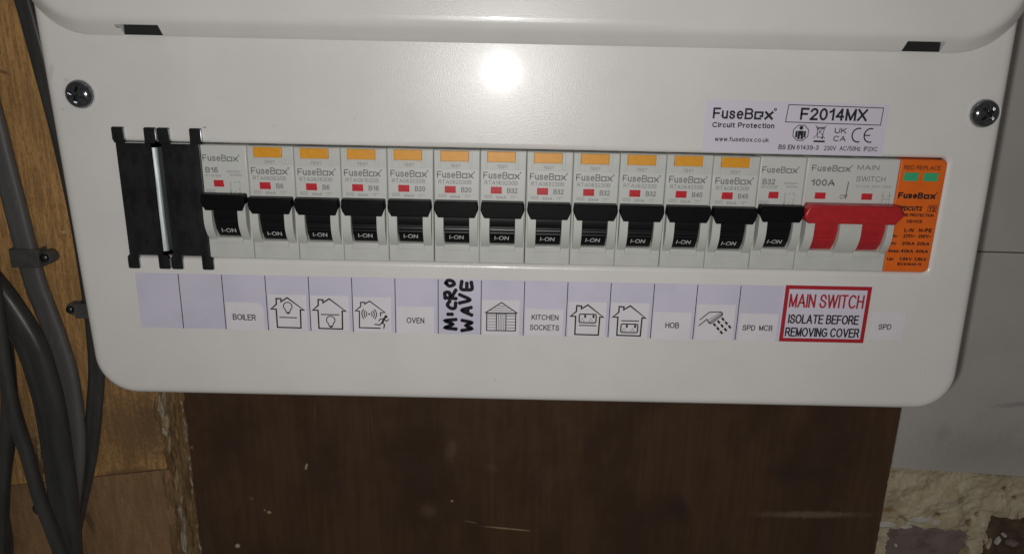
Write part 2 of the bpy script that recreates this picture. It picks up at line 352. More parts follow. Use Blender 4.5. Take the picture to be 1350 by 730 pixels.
def txt(bm, s, x0, z0, h, w=None, y=0, bold=0.0, slant=0.0, fn=None, spacing=1.0):
    """one line of print: left end x0, baseline z0, capital height h, total width w."""
    t = .125+bold*2.6; gap = .20*spacing+t*.55
    tot = sum(G[c][0] for c in s)+gap*(len(s)-1)+t
    sx = h if w is None else w/tot
    th = t*h*.5+t*sx*.5; x = t/2; k = 0; hh = h-th
    for c in s:
        for pl in G[c][1]:
            k += 1
            pts = [(x0+(x+u)*sx+slant*v*h, z0+th/2+v*hh) for u, v in pl]
            closed = len(pts) > 6 and (Vector(pts[0])-Vector(pts[-1])).length < 1e-4*h
            runs = [[pts[0]]]
            for i in range(1, len(pts)):
                runs[-1].append(pts[i])
                if i < len(pts)-1:
                    d1 = Vector(pts[i])-Vector(pts[i-1]); d2 = Vector(pts[i+1])-Vector(pts[i])
                    if d1.length > 0 and d2.length > 0 and d1.angle(d2) > .85: runs.append([pts[i]])
            if len(runs) == 1 and closed: stroke(bm, pts[:-1], th, y-.007*(k % 3), True, fn)
            else:
                for j, rr in enumerate(runs): stroke(bm, rr, th, y-.007*((k+j) % 4), False, fn, .42)
        x += G[c][0]+gap
    return tot*sx

def stroke(bm, pts, w, y, closed=False, fn=None, capx=.3):
    n = len(pts); P = [Vector((p[0], p[1])) for p in pts]; Lft = []; Rgt = []
    for i in range(n):
        a = P[i-1] if (i or closed) else None; b = P[(i+1) % n] if (i < n-1 or closed) else None
        d1 = (P[i]-a).normalized() if a is not None else None; d2 = (b-P[i]).normalized() if b is not None else None
        if d1 is None: d1 = d2
        if d2 is None: d2 = d1
        n1 = Vector((-d1.y, d1.x)); n2 = Vector((-d2.y, d2.x)); m = n1+n2
        m = m.normalized() if m.length > 1e-6 else n1
        k = min(2.0, 1/max(.4, m.dot(n1)))
        q = P[i].copy()
        if not closed and i == 0: q -= d2*w*capx
        if not closed and i == n-1: q += d1*w*capx
        a, b = (q.x+m.x*w/2*k, q.y+m.y*w/2*k), (q.x-m.x*w/2*k, q.y-m.y*w/2*k)
        Lft.append(bm.verts.new(fn(*a) if fn else (a[0], y, a[1]))); Rgt.append(bm.verts.new(fn(*b) if fn else (b[0], y, b[1])))
    for i in range(n if closed else n-1):
        j = (i+1) % n; bm.faces.new((Lft[i], Lft[j], Rgt[j], Rgt[i]))

def disc(bm, cx, cz, r, y, n=14, rz=None):
    bm.faces.new([bm.verts.new((cx+r*math.cos(2*math.pi*i/n), y, cz+(rz or r)*math.sin(2*math.pi*i/n))) for i in range(n)])
def rect(bm, x0, x1, z0, z1, y):
    bm.faces.new([bm.verts.new(p) for p in ((x0, y, z0), (x1, y, z0), (x1, y, z1), (x0, y, z1))])
def arc(cx, cz, r, a0, a1, n=12, rz=None):
    return [(cx+r*math.cos(a0+(a1-a0)*i/n), cz+(rz or r)*math.sin(a0+(a1-a0)*i/n)) for i in range(n+1)]
def marker(bm, pts, w, y):
    """a felt-pen stroke: round ended, uneven in width."""
    P = [(p.x, p.z) for p in catmull([(a, 0, b) for a, b in pts], 6)] if len(pts) > 2 else pts
    n = len(P); out = []
    for i, (x, z) in enumerate(P): out.append((x, z))
    stroke(bm, out, w, y)
    disc(bm, *P[0], w*.56, y-.012); disc(bm, *P[-1], w*.53, y-.012)
def brand(bm, x0, z0, h, w, y, bold=0.0, sq=None):
    """the maker's word mark with its notched square o and a small ring after it."""
    wl = w*.66; txt(bm, 'FuseB', x0, z0, h, wl, y, bold)
    t = h*(.125+bold*2.6); xh = h*.74; sx = x0+wl+w*.015; sw = w*.15
    if sq:
        q = [(sx+sw*.78, z0+t/2), (sx+t/2, z0+t/2), (sx+t/2, z0+xh-t/2), (sx+sw-t/2, z0+xh-t/2), (sx+sw-t/2, z0+xh*.42), (sx+sw*.60, z0+xh*.42)]
        stroke(bm, q, t, y, False, None, .1)
    else: stroke(bm, [(sx+t/2, z0+t/2), (sx+sw-t/2, z0+t/2), (sx+sw-t/2, z0+xh-t/2), (sx+t/2, z0+xh-t/2)], t, y, True)
    txt(bm, 'x', sx+sw+w*.015, z0, h, w*.15, y, bold)
    stroke(bm, arc(x0+w*1.01, z0+h*.93, h*.10, 0, 2*math.pi*.95, 8), h*.08, y)

# ------------------------------------------------------------------ the wall behind
def jag(z, amp, seed, f=.12):
    return amp*(noise.noise(Vector((seed, z*f, 0)))+.5*noise.noise(Vector((seed+9, z*f*3, 0))))

bm = bmesh.new(); box(bm, -900, 900, 96, 130, -700, 500)
wall = obj('wall', bm, M['plaster']); tag(wall, 'old rendered wall behind the boards', None, None, 'structure')

# plaster skin under the grey panel, holed where the brick shows
def patch1(x, z):
    return 209+jag(z, 1.5, 3, .3) < x < 256.5+jag(z, 3, 5, .2) and z < -226.0+jag(x, 1.6, 11, .15)+1.6*(noise.noise(Vector((x*.35, 2, 0))))+2.0*math.sin((x-205)/52*math.pi)
def patch2(x, z):
    return x > 266+jag(z, 1.8, 21, .25) and -246+jag(x, 2, 29, .3) < z < -216.0+jag(x, .8, 25, .3)
bm = bmesh.new(); grid = {}
NX, NZ = 200, 180; X0, X1, Z0, Z1 = 196, 312, -285, -180
for i in range(NX+1):
    for j in range(NZ+1):
        x = X0+(X1-X0)*i/NX; z = Z0+(Z1-Z0)*j/NZ
        h = 2.4*noise.fractal(Vector((x*.06, z*.08, 3)), 1, 2, 4)+.5*noise.fractal(Vector((x*.16, z*.16, 31)), 1, 2, 3)+.35*noise.fractal(Vector((x*.3, z*.3, 8)), 1, 2, 3)
        h += 1.2*max(0, math.sin((x-z*.6)*.16))*max(0, noise.noise(Vector((x*.04, z*.04, 1)))+.2)
        for px, pz, r, d in ((208, -213.8, 5, 1.6), (236, -215.5, 3, 1.4), (254.5, -220, 3, 1.8), (271, -197.5, 3, 1.8), (279, -204, 2.5, 1.5), (259, -215, 2, 1)):
            h -= d*max(0, 1-((x-px)**2+((z-pz)*1.6)**2)/r/r)
        grid[i, j] = bm.verts.new((x+.3*noise.noise(Vector((x, z, 1))), 89-h, z+.3*noise.noise(Vector((x, z, 5)))))
for i in range(NX):
    for j in range(NZ):
        x = X0+(X1-X0)*(i+.5)/NX; z = Z0+(Z1-Z0)*(j+.5)/NZ
        if not patch1(x, z) and not patch2(x, z):
            bm.faces.new((grid[i, j], grid[i+1, j], grid[i+1, j+1], grid[i, j+1])).smooth = True
be = [e for e in bm.edges if len(e.link_faces) == 1]
ext = bmesh.ops.extrude_edge_only(bm, edges=be)
for v in [g for g in ext['geom'] if isinstance(g, bmesh.types.BMVert)]: v.co.y = 95.8
bmesh.ops.delete(bm, geom=[v for v in bm.verts if not v.link_faces], context='VERTS')
obj('plaster', bm, M['plaster'], wall)
for (x0, x1, z0, z1, yy, m) in ((203, 262, -268, -219.5, 90.6, 'brick'), (264.5, 320, -262, -213.5, 92.6, 'brick_brown')):
    bm = bmesh.new(); n1, n2 = 40, 30; g = {}
    for i in range(n1+1):
        for j in range(n2+1):
            x = x0+(x1-x0)*i/n1; z = z0+(z1-z0)*j/n2
            step = .9 if (m == 'brick' and z < -231+2.2*math.sin((x-218)/14)) else 0
            edge = 2.5*(max(0, 1-min(i, n1-i)/2)+max(0, 1-min(j, n2-j)/2))
            g[i, j] = bm.verts.new((x, yy+step+edge-.8*noise.fractal(Vector((x*.12, z*.12, 4)), 1, 2, 4), z))
    for i in range(n1):
        for j in range(n2): bm.faces.new((g[i, j], g[i+1, j], g[i+1, j+1], g[i, j+1])).smooth = True
    obj('brick', bm, M[m], wall)

def lump(x, z, y, rx, rz, ry, ang, seed, n=10):
    """an uneven flake lying on a surface at depth y."""
    bm = bmesh.new(); r = bmesh.ops.create_icosphere(bm, subdivisions=3, radius=1)
    ca, sa = math.cos(ang), math.sin(ang)
    for v in r['verts']:
        k = 1+.45*noise.noise(v.co*1.6+Vector((seed*3.1, seed, 0)))+.35*noise.noise(v.co*4+Vector((seed, seed*2.3, 4)))
        a, b, c = v.co.x*rx*k, v.co.z*rz*k, v.co.y*ry*k
        v.co = (x+a*ca-b*sa, y+c, z+a*sa+b*ca)
    for f in bm.faces: f.smooth = True
    return bm
for i, (x, z, rx, rz, a) in enumerate(((206.5, -222.9, 6.0, 1.9, -.06), (226, -218.9, 5.6, 2.6, .05), (236.5, -220.6, 4.5, 2.0, -.3), (246, -222.6, 5, 1.6, -.1), (219, -223.8, 3.2, 1.1, .2),
        (243, -187.6, .9, .7, 0), (262.6, -187.9, 1.1, .9, 0), (215, -236.5, .8, .7, 0))):
    obj('plaster_flake', lump(x, z, 89.2 if x < 266 else 91.5, rx, rz, 1.3, a, i+1), M['chunk'], wall)

def flake(x, z, y, rx, rz, th, ang, seed, n=16):
    """a torn chip: ragged outline, broken face, thin."""
    rnd = random.Random(seed); bm = bmesh.new(); ca, sa = math.cos(ang), math.sin(ang)
    ring = []
    for i in range(n):
        t = 2*math.pi*(i+rnd.uniform(-.3, .3))/n
        c, q = math.cos(t), math.sin(t); k = rnd.uniform(.55, 1.2)
        a = rx*k*c*(1-.55*abs(q)**1.5); b = rz*q*rnd.uniform(.75, 1.1)
        ring.append((x+a*ca-b*sa, z+a*sa+b*ca))
    base = [bm.verts.new((p, y+1.5, q)) for p, q in ring]
    top = [bm.verts.new((x+(p-x)*.9, y-th*rnd.uniform(.1, 1), z+(q-z)*.94)) for p, q in ring]
    mid = [bm.verts.new((x+(p-x)*.4, y-th*rnd.uniform(.3, 1.5), z+(q-z)*.5)) for p, q in ring]
    for A, B in ((base, top), (top, mid)):
        for i in range(n): bm.faces.new((A[i], A[(i+1) % n], B[(i+1) % n], B[i]))
    bmesh.ops.triangulate(bm, faces=[bm.faces.new(mid)])
    return bm

for i, (x, z, rx, rz, a, m) in enumerate(((267.8, -232, 1.1, 4.4, .1, 'plaster'), (270.5, -236, .9, 4.0, -.2, 'plaster'), (275.6, -233.5, .7, 2.6, -.5, 'chunk'), (278.4, -229.6, 1.2, .8, .4, 'chunk'), (284.5, -235, 4.6, 2.2, .15, 'brick'))):
    obj('plaster_flake' if m != 'brick' else 'brick', flake(x, z, 91.2, rx, rz, 1.4, a, 300+i), M[m], wall)

# grey panels to the right
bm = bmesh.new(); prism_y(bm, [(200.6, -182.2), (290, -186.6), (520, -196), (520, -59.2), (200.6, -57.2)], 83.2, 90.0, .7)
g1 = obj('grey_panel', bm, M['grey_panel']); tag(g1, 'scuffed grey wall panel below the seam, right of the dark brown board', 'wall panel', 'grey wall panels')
bm = bmesh.new(); prism_y(bm, [(200.6, -56.7), (520, -58.7), (520, 320), (200.6, 320)], 83.9, 90.0, .5)
g2 = obj('grey_panel', bm, M['grey_panel']); tag(g2, 'plain grey wall panel above the thin seam, behind the right side of the fuse box', 'wall panel', 'grey wall panels')

# dark varnished board under the box
zs = [-520+8*i for i in range(28)]; zs = [-520] + [-300+1.6*i for i in range(160)] + [300]
left = [(-191.0+jag(z, 1.2, 41, .10)+jag(z, .35, 44, .9), z) for z in zs]; right = [(199.9+jag(z, .5, 47, .3), z) for z in zs]
bm = bmesh.new(); prism_y(bm, left[::-1]+right, 83, 92, 0)
db = obj('dark_board', bm, M['dark_wood']); tag(db, 'dark brown varnished board with pale scratches, under the fuse box', 'board')

# two boards at the left with an open seam between them
def seam(x): return -197.6+(x+236.6)*.135
zs_u = [-196+1.6*i for i in range(110)]
edge_u = [(-206.3+jag(z, 2.2, 61, .07)+jag(z, .5, 64, .5), z) for z in zs_u if z > seam(-206)+1.5]
bm = bmesh.new(); prism_y(bm, [(-620, seam(-330)), (-330, seam(-330)), (-206.3, seam(-206.3)+.6)]+edge_u+[(-206, 320), (-620, 320)], 84.6, 92.5, 0)
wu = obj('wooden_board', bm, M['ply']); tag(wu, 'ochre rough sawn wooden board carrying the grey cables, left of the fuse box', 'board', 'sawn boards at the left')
zs_l = [-300+1.6*i for i in range(80)]
edge_l = [(-205.3+jag(z, 1.6, 71, .08)+jag(z, .5, 74, .5), z) for z in zs_l if z < seam(-206)-2]
bm = bmesh.new(); prism_y(bm, [(-620, -520), (-206, -520)]+edge_l+[(-205.4, seam(-206)-.5), (-330, seam(-330)-.5), (-620, seam(-330)-.5)], 85.2, 92.5, 0)
wl = obj('wooden_board', bm, M['ply_low']); tag(wl, 'darker brown wooden board below the horizontal seam, bottom left', 'board', 'sawn boards at the left')
for i, (x, z, rx, rz, a) in enumerate(((-275.5, -181, 1.3, 6, -.2), (-274.6, -190, 1.1, 6.5, -.15), (-274.9, -199, 1.4, 5, -.1), (-275.3, -208, .9, 4, .1), (-277.6, -172, 1.1, 5, -.3), (-276.3, -187, .6, 4, -.1))):
    obj('splinter', flake(x, z, 84.5, rx, rz, .6, a, 90+i), M['splinter'], wu)

# torn strip between the boards
bm = bmesh.new(); g = {}; n1, n2 = 44, 330
def torn_h(x, z):
    t = (x+208)/18
    ridge = .5*(1+noise.noise(Vector((x*.35, z*.045, 2))))
    return 1.0+2.2*noise.fractal(Vector((x*.25, z*.06, 6)), 1, 2, 4)+1.4*ridge+.35*noise.fractal(Vector((x*.9, z*.16, 2)), 1, 2, 3)-1.0*math.sin(max(0, min(1, t))*math.pi)
for i in range(n1+1):
    for j in range(n2+1):
        x = -209+20*i/n1; z = -310+(240)*j/n2
        g[i, j] = bm.verts.new((x, 86.5-torn_h(x, z), z))
for i in range(n1):
    for j in range(n2): bm.faces.new((g[i, j], g[i+1, j], g[i+1, j+1], g[i, j+1])).smooth = True
ts = obj('torn_edge', bm, M['torn']); tag(ts, 'torn ochre strip of splintered filler between the brown boards', 'splintered strip')
random.seed(3)
def splinters(xf, zl, m, w):
    for z, ln in zl:
        x = xf(z)
        obj('splinter', lump(x+random.uniform(-.7, .7), z, 83.3, w*random.uniform(.6, 1.2), ln, 1.1, random.uniform(-.06, .1), random.random()*50), m, ts)
for x, z, rx, ln, ang, m in ((-204.6, -155, 1.5, 9, .02, 'splinter_pale'), (-202.9, -164, 1.9, 5.5, -.15, 'splinter'), (-204.2, -169.5, 1.5, 3.2, .3, 'splinter_pale'), (-202.2, -150, .9, 7, 0, 'splinter'),
        (-202.4, -178, .9, 6, -.12, 'splinter'), (-200.6, -183, .8, 4, .1, 'torn'), (-202.6, -191, 1.2, 8, .05, 'torn'), (-201.0, -200, .9, 7, -.08, 'splinter'), (-199.8, -212, .9, 3.5, 0, 'splinter'),
        (-200.9, -221, 1.1, 5, .12, 'splinter_pale'), (-199.4, -229, .7, 5, 0, 'splinter_pale'), (-200.8, -240, 1.7, 9, .04, 'splinter_pale'), (-199.0, -252, 1.2, 7, -.05, 'splinter'), (-203.2, -205, .7, 4, .2, 'torn'), (-197.4, -172, .8, 5, .1, 'torn'), (-196.6, -236, .9, 8, .05, 'torn'), (-198.3, -160, .7, 6, -.1, 'torn')):
    obj('splinter', flake(x, z, 84.2 if m != 'torn' else 84.4, rx*1.25, ln*1.15, .7, ang, int(-z*10)), M[m], ts)
for z, rx, ln, ang in ((-151, .7, 2.0, .2), (-155.5, .5, 1.2, 0), (-163, .8, 3.2, .25), (-169, .7, 3.6, .1), (-173.5, .9, 1.6, -.2), (-185, .5, 1.8, .2), (-191, .6, 2.0, .1), (-200, .8, 4.0, .12), (-206, .5, 1.4, -.1), (-216, .6, 2.2, .1), (-222, .5, 1.3, 0), (-229, .7, 2.6, -.15), (-236, .6, 3.0, .1), (-243, 1.0, 3.4, .15), (-250, .8, 3.0, 0)):
    obj('splinter', flake(-191.8+jag(z, 1.2, 41, .10)+random.uniform(-.6, .4), z, 83.0, rx*random.uniform(.7, 1.3), ln, .5, ang, int(-z*7)), M[random.choice(['splinter_pale', 'splinter', 'splinter_pale'])], ts)

# ------------------------------------------------------------------ cables, clips, nails
def flat_sec(w, t, n=8, groove=0):
    r = t/2; out = []
    for i in range(n+1):
        a = -math.pi/2+math.pi*i/n; out.append((w/2-r+r*math.cos(a), r*math.sin(a)))
    if groove: out += [(w*.12, r*1.0), (w*.05, r-groove), (-w*.02, r*1.0)]
    for i in range(n+1):
        a = math.pi/2+math.pi*i/n; out.append((-w/2+r+r*math.cos(a), r*math.sin(a)))
    return out
def round_sec(r, n=16): return [(r*math.cos(2*math.pi*i/n), r*math.sin(2*math.pi*i/n)) for i in range(n)]
def cable(pts, sec, m, label, group='cables at the left'):
    bm = bmesh.new(); sweep(bm, catmull(pts, 10), sec)
    o = obj('cable', bm, m); return tag(o, label, 'cable', group)
def yz(pts, ys):
    n = len(pts)
    if not isinstance(ys, (list, tuple)): ys = [ys]*n
    return [(x, y, z) for (x, z), y in zip(pts, ys)]
A = [(-280, 70), (-272.1, 33.8), (-269.4, 12.9), (-267.6, -3.2), (-266.8, -14.2), (-264.6, -38.6), (-262.2, -66.0), (-260.0, -86.2), (-258.2, -94.4), (-253.9, -115.5), (-250.6, -137.3), (-250.1, -164.3), (-251.9, -183.0), (-256.4, -202.3), (-264.6, -232.1), (-276.8, -284.6), (-290, -340)]
cable(yz(A, [81.2]*10+[80, 78, 76.5, 76.5, 78, 79, 79]), flat_sec(11.4, 6, groove=.12), M['cable_grey'], 'flat mid grey cable under the clip in full view, leftmost of the two flat ones')
B = [(-252, 105), (-248.0, 77.6), (-244.5, 54.7), (-241.5, 31.0), (-236.9, -8.2), (-233.8, -53.9), (-233.6, -94.6), (-235.5, -129.0), (-240.4, -156.0), (-245.7, -179.3), (-251.4, -198.5), (-257.3, -215.8), (-266.1, -243.8), (-278.2, -286.3), (-290, -335)]
cable(yz(B, 82.2), flat_sec(8.6, 4.6, groove=.12), M['cable_dark'], 'flat dark grey cable running behind the left edge of the fuse box')
C = [(-298.6, -41.0), (-287.7, -61.7), (-279.3, -77.2), (-269.4, -93.0), (-260.8, -113.4), (-257.6, -132.4), (-255.9, -149.8), (-256.0, -176.8), (-256.6, -200.1), (-258.5, -224.2), (-262.5, -254.3), (-271.3, -301.8)]
cable(yz(C, [73, 72, 71, 70, 70, 70, 69.5, 69, 69, 69, 70, 71]), flat_sec(15.6, 9.5, groove=.2), M['cable_dark'], 'thick dark grey cable bowed in a wide curve, the widest of the bundle')
D = [(-269.9, -60.3), (-268.6, -79.4), (-268.7, -99.1), (-269.1, -121.5), (-267.7, -146.7), (-263.8, -170.7), (-261.0, -193.2), (-256.9, -216.4), (-253.0, -242.9), (-253.2, -291.3)]
cable(yz(D, [64, 62, 61, 60, 58, 57, 56, 56, 56, 58]), round_sec(3.35), M['cable_dark'], 'thin round dark cable crossing in front of the thick bowed cable')
E_ = [(-284, -20), (-281.6, -53.6), (-279.8, -73.2), (-279.4, -93.5), (-279.4, -114.5), (-281.8, -145.0), (-287.4, -172.3), (-296.0, -205.5), (-304.2, -250.5), (-314.4, -309.3), (-320, -350)]
cable(yz(E_, 77), round_sec(4.0), M['cable_dark'], 'round dark cable at the far left edge, bending away to the bottom corner')
F_ = [(-311, -140), (-304.4, -165.5), (-301.7, -203.3), (-301.3, -233.0), (-303.8, -253.5), (-313.9, -312.9)]
cable(yz(F_, 80.5), round_sec(3.4), M['cable_dark'], 'dark cable peeping out behind the far left cable at the bottom corner')

def nail(parent, x, y, z, r=2.1):
    bm = bmesh.new(); lathe_y(bm, [(r*.5, y+4), (r*.98, y+.4), (r, y), (r*.85, y-.7), (r*.45, y-1.15), (.01, y-1.3)], x, z, 16)
    return obj('nail', bm, M['nail'], parent)
c1 = thing('cable_clip', 'grey cable clip nailed over the flat mid grey cable', 'cable clip', (0, 0, 0), 'cable clips')
bm = bmesh.new(); box(bm, -268.4, -253.6, 76.4, 77.8, -74.3, -64.6, .5); box(bm, -268.4, -267.0, 77.7, 84.5, -74.3, -64.6, .3); box(bm, -255.0, -253.6, 77.7, 84.5, -74.3, -64.6, .3)
obj('saddle', bm, M['clip'], c1)
bm = bmesh.new(); lathe_y(bm, [(3.6, 84.5), (3.6, 79.6), (3.2, 78.9), (2.0, 78.7), (.01, 78.7)], -251.3, -69.3, 20); obj('nail_boss', bm, M['clip'], c1)
nail(c1, -252.0, 78.4, -69.3, 2.3)
c2 = thing('cable_clip', 'grey cable clip half hidden behind the left edge of the fuse box', 'cable clip', (0, 0, 0), 'cable clips')
bm = bmesh.new(); box(bm, -240.6, -226, 77.6, 79.2, -101.6, -93.4, .5); box(bm, -239.6, -238.4, 79.2, 84.5, -101.6, -93.4, .3); box(bm, -228.2, -226.8, 79.2, 84.5, -101.6, -93.4, .3)
obj('saddle', bm, M['clip'], c2)
bm = bmesh.new(); lathe_y(bm, [(3.3, 84.5), (3.3, 80.2), (2.9, 79.6), (1.8, 79.4), (.01, 79.4)], -242.6, -97.2, 20); obj('nail_boss', bm, M['clip'], c2)
nail(c2, -243.4, 79.1, -97.2, 2.1)
bm = bmesh.new(); lathe_y(bm, [(3.9, 85.2), (4.1, 80.5), (3.7, 79.3), (2.2, 78.3), (.01, 78.0)], -278.7, -217.5, 20)
pl = obj('rawl_plug', bm, M['cable_dark']); tag(pl, 'dark round plug head in the lower wooden board behind the thin cable', 'plug')

# ------------------------------------------------------------------ consumer unit: box, front cover, lid, screws
cu = thing('fuse_box', 'white steel fuse box with rounded corners, its front cover holding a long row of switches', 'fuse box', (0, 0, 0))
bm = bmesh.new(); shell(bm, [[(x, 83.0, z) for x, z in rrect(-184, 169, -101, 150, 12)], [(x, 2.6, z) for x, z in rrect(-184, 169, -101, 150, 12)]], fill=False)
bm.faces.new([bm.verts.new((x, 82.5, z)) for x, z in rrect(-184, 169, -101, 150, 12)])
obj('back_box', bm, M['box'], cu)

SH = -.0255
def pl_loop(inset, y): return [(x, y, z) for x, z in rrect(-191.1+inset, 172.2-inset, -106.2+inset, 152-inset, max(16.5-inset, 1), 10, SH)]
def win_loop(grow, y):
    return [(x, y, z) for x, z in rrect(-165.6-grow, 153.25+grow, -45.15-grow, .45+grow, (1.5+grow, 2.2+grow, 2.0+grow, 1.5+grow), 6)]
bm = bmesh.new()
shell(bm, [pl_loop(1.4, 11), pl_loop(.1, 11), pl_loop(0, 4.2), pl_loop(.15, 2.9), pl_loop(.55, 1.75), pl_loop(1.2, .85), pl_loop(2.1, .28), pl_loop(3.2, .04), pl_loop(4.2, 0)],
      hole=[win_loop(2.2, 0), win_loop(1.5, .06), win_loop(.9, .3), win_loop(.4, .75), win_loop(.08, 1.4), win_loop(0, 2.2), win_loop(0, 3.6)])
obj('front_cover', bm, M['panel'], cu)

def lid_loop(i, y): return [(x, y, z) for x, z in rrect(-194.6+i, 173.0-i, 39.3+i, 160, (24-min(i, 20), 26-min(i, 20), 8, 8), 12)]
bm = bmesh.new()
shell(bm, [lid_loop(.2, -.2), lid_loop(0, -.5), lid_loop(.35, -1.1), lid_loop(1.3, -2.2), lid_loop(2.5, -3.5), lid_loop(3.7, -4.75), lid_loop(4.5, -5.5), lid_loop(5.1, -6.0), lid_loop(5.8, -6.4), lid_loop(6.7, -6.75), lid_loop(7.8, -6.94), lid_loop(9, -7)])
bm.faces.new([v for v in bm.verts][:len(lid_loop(0, 0))])
lid = obj('lid', bm, M['panel'], cu)
cut = bmesh.new(); box(cut, -158.3, -144.1, -5.0, 3, 36, 43.3); box(cut, -160.0, -158.4, -4.8, 3, 41.9, 43.2); box(cut, 128.0, 142.0, -5.0, 3, 36, 43.3)
co = obj('cut', cut, M['hole'])
md = lid.modifiers.new('cut', 'BOOLEAN'); md.object = co; md.operation = 'DIFFERENCE'; md.solver = 'EXACT'
me = bpy.data.meshes.new_from_object(lid.evaluated_get(bpy.context.evaluated_depsgraph_get()))
lid.modifiers.clear(); lid.data = me; me.name = 'lid'
sharpen(me); me.materials.clear(); me.materials.append(M['panel'])
for p in me.polygons: p.material_index = 0
bpy.data.objects.remove(co)
for x0, x1 in ((-158.1, -144.3), (128.2, 141.8)):
    bm = bmesh.new(); box(bm, x0, x1, -1.6, -.15, 39.6, 43.1, .2); obj('hinge_slot_dark', bm, M['hole'], lid)  # black block behind the notch, paints the darkness inside it

def screw(x, z, ang):
    n = 36; R = 5.3
    bm = bmesh.new()
    prof = [(R*.96, .2), (R, -.4), (R*.985, -1.0), (R*.93, -1.7), (R*.82, -2.35), (R*.66, -2.9), (R*.46, -3.25), (R*.24, -3.42), (.02, -3.46)]
    lathe_y(bm, prof, x, z, n)
    bm.faces.new([v for v in bm.verts][:n])
    o = obj('screw', bm, M['chrome'], cu)
    c = bmesh.new(); box(c, -3.1, 3.1, -6, -1.9, -.62, .62); 
    c2 = bmesh.new(); box(c2, -.62, .62, -6, -1.7, -3.1, 3.1)
    for k in (c, c2): bmesh.ops.rotate(k, cent=(0, 0, 0), matrix=Matrix.Rotation(ang, 3, 'Y'), verts=k.verts); bmesh.ops.translate(k, vec=(x, 0, z), verts=k.verts)
    for k in (c, c2):
        ko = obj('k', k, M['chrome']); md = o.modifiers.new('b', 'BOOLEAN'); md.object = ko; md.solver = 'EXACT'
        me = bpy.data.meshes.new_from_object(o.evaluated_get(bpy.context.evaluated_depsgraph_get()))
        o.modifiers.clear(); o.data = me; bpy.data.objects.remove(ko)
    sharpen(o.data); o.data.name = 'screw'; o.data.materials.clear(); o.data.materials.append(M['chrome'])
    bm = bmesh.new(); shell(bm, [[(x+r*math.cos(a), y, z+r*math.sin(a)) for a in [2*math.pi*i/n for i in range(n)]] for r, y in ((5.4, -.06), (5.6, -.16), (6.1, -.12), (6.6, -.02))], fill=False)
    obj('screw_rim', bm, M['panel'], o)
screw(-178.3, 17.8, .25)
screw(163.4, 17.8, .75)

# ------------------------------------------------------------------ blanking plates
def blank(x0, x1, label, fold):
    root = thing('blanking_plate', label, 'blanking plate', (x0, 0, -22), 'dark metal blanking plates')
    w = x1-x0; nl = .9; r = .5; f = 1.9 if fold else 0          # the body is narrower than its tabs; one plate has a folded right edge
    pts = [(nl, 6)]
    for i in range(5):
        a = math.pi-.5*math.pi*i/4; pts.append((nl+r+r*math.cos(a), -1.2+r-r*math.sin(a)))
    if fold: pts += [(w-nl-f+.4, -1.2), (w-nl-f+.6, 5)]
    else:
        for i in range(5):
            a = .5*math.pi-.5*math.pi*i/4; pts.append((w-nl-r+r*math.cos(a), -1.2+r-r*math.sin(a)))
        pts.append((w-nl, 6))
    def run(bm, pts, z0, z1, th):
        top = [bm.verts.new((x, y, z1)) for x, y in pts]; bot = [bm.verts.new((x, y, z0)) for x, y in pts]
        for e, zz in ((top, z1), (bot, z0)):
            bk = [bm.verts.new((x, min(y+th, 6.2), zz)) for x, y in pts]
            for i in range(len(pts)-1): bm.faces.new((e[i], e[i+1], bk[i+1], bk[i]))
        for i in range(len(pts)-1): bm.faces.new((top[i], top[i+1], bot[i+1], bot[i])).smooth = len(pts) > 8
    bm = bmesh.new(); run(bm, pts, -22.2, 22.0, 1.0); obj('plate', bm, M['zinc'], root)
    if fold:
        bm = bmesh.new(); p = []
        for i in range(9):                                      # rolled over towards the neighbouring plate, angled to catch the flash
            a = math.radians(6+52*i/8); p.append((w-nl-f+.45+2.5*math.sin(a), -1.18+2.5*(1-math.cos(a))))
        p.append((p[-1][0]+.25, 5)); run(bm, p, -20.6, 20.4, .6); obj('folded_edge', bm, M['zinc_edge'], root)
    bm = bmesh.new(); box(bm, 4.75, w-4.75, -1.1, 1.2, 22.02, 22.3, .08); obj('bent_lip', bm, M['galv'], root)
    for xa, xb in ((0, 4.6), (w-4.6, w)):
        for up in (1, -1):
            bm = bmesh.new()
            sg = .9 if xa == 0 else -.9
            o_, i_ = (xa, xb) if xa == 0 else (xb, xa)
            e = .45 if xa == 0 else -.45
            zb = 22.0 if up > 0 else 22.2
            p = [(o_+sg, zb), (o_+sg*.9, zb+.3), (o_, zb+1.3), (o_, 27.6), (o_+e, 28.05), (i_-e, 28.05), (i_, 27.6), (i_, zb)]
            prism_y(bm, [(x, z*up) for x, z in p][::up], -1.2, -.05, .2, 2); t = obj('tab', bm, M['zinc'], root)
            bm = bmesh.new(); xr = xb; za, zc = sorted((27.5*up, (zb+1.5)*up)); box(bm, xr+.004, xr+.07, -1.0, -.05, za, zc); obj('edge_glint', bm, M['galv'], t)  # added pale strip, paints a bright reflection along the tab's right side
    return root
blank(-167.9, -151.0, 'dark metal blanking plate at the far left end of the switch row', True)
blank(-150.5, -133.6, 'dark metal blanking plate touching the first breaker marked B16', False)

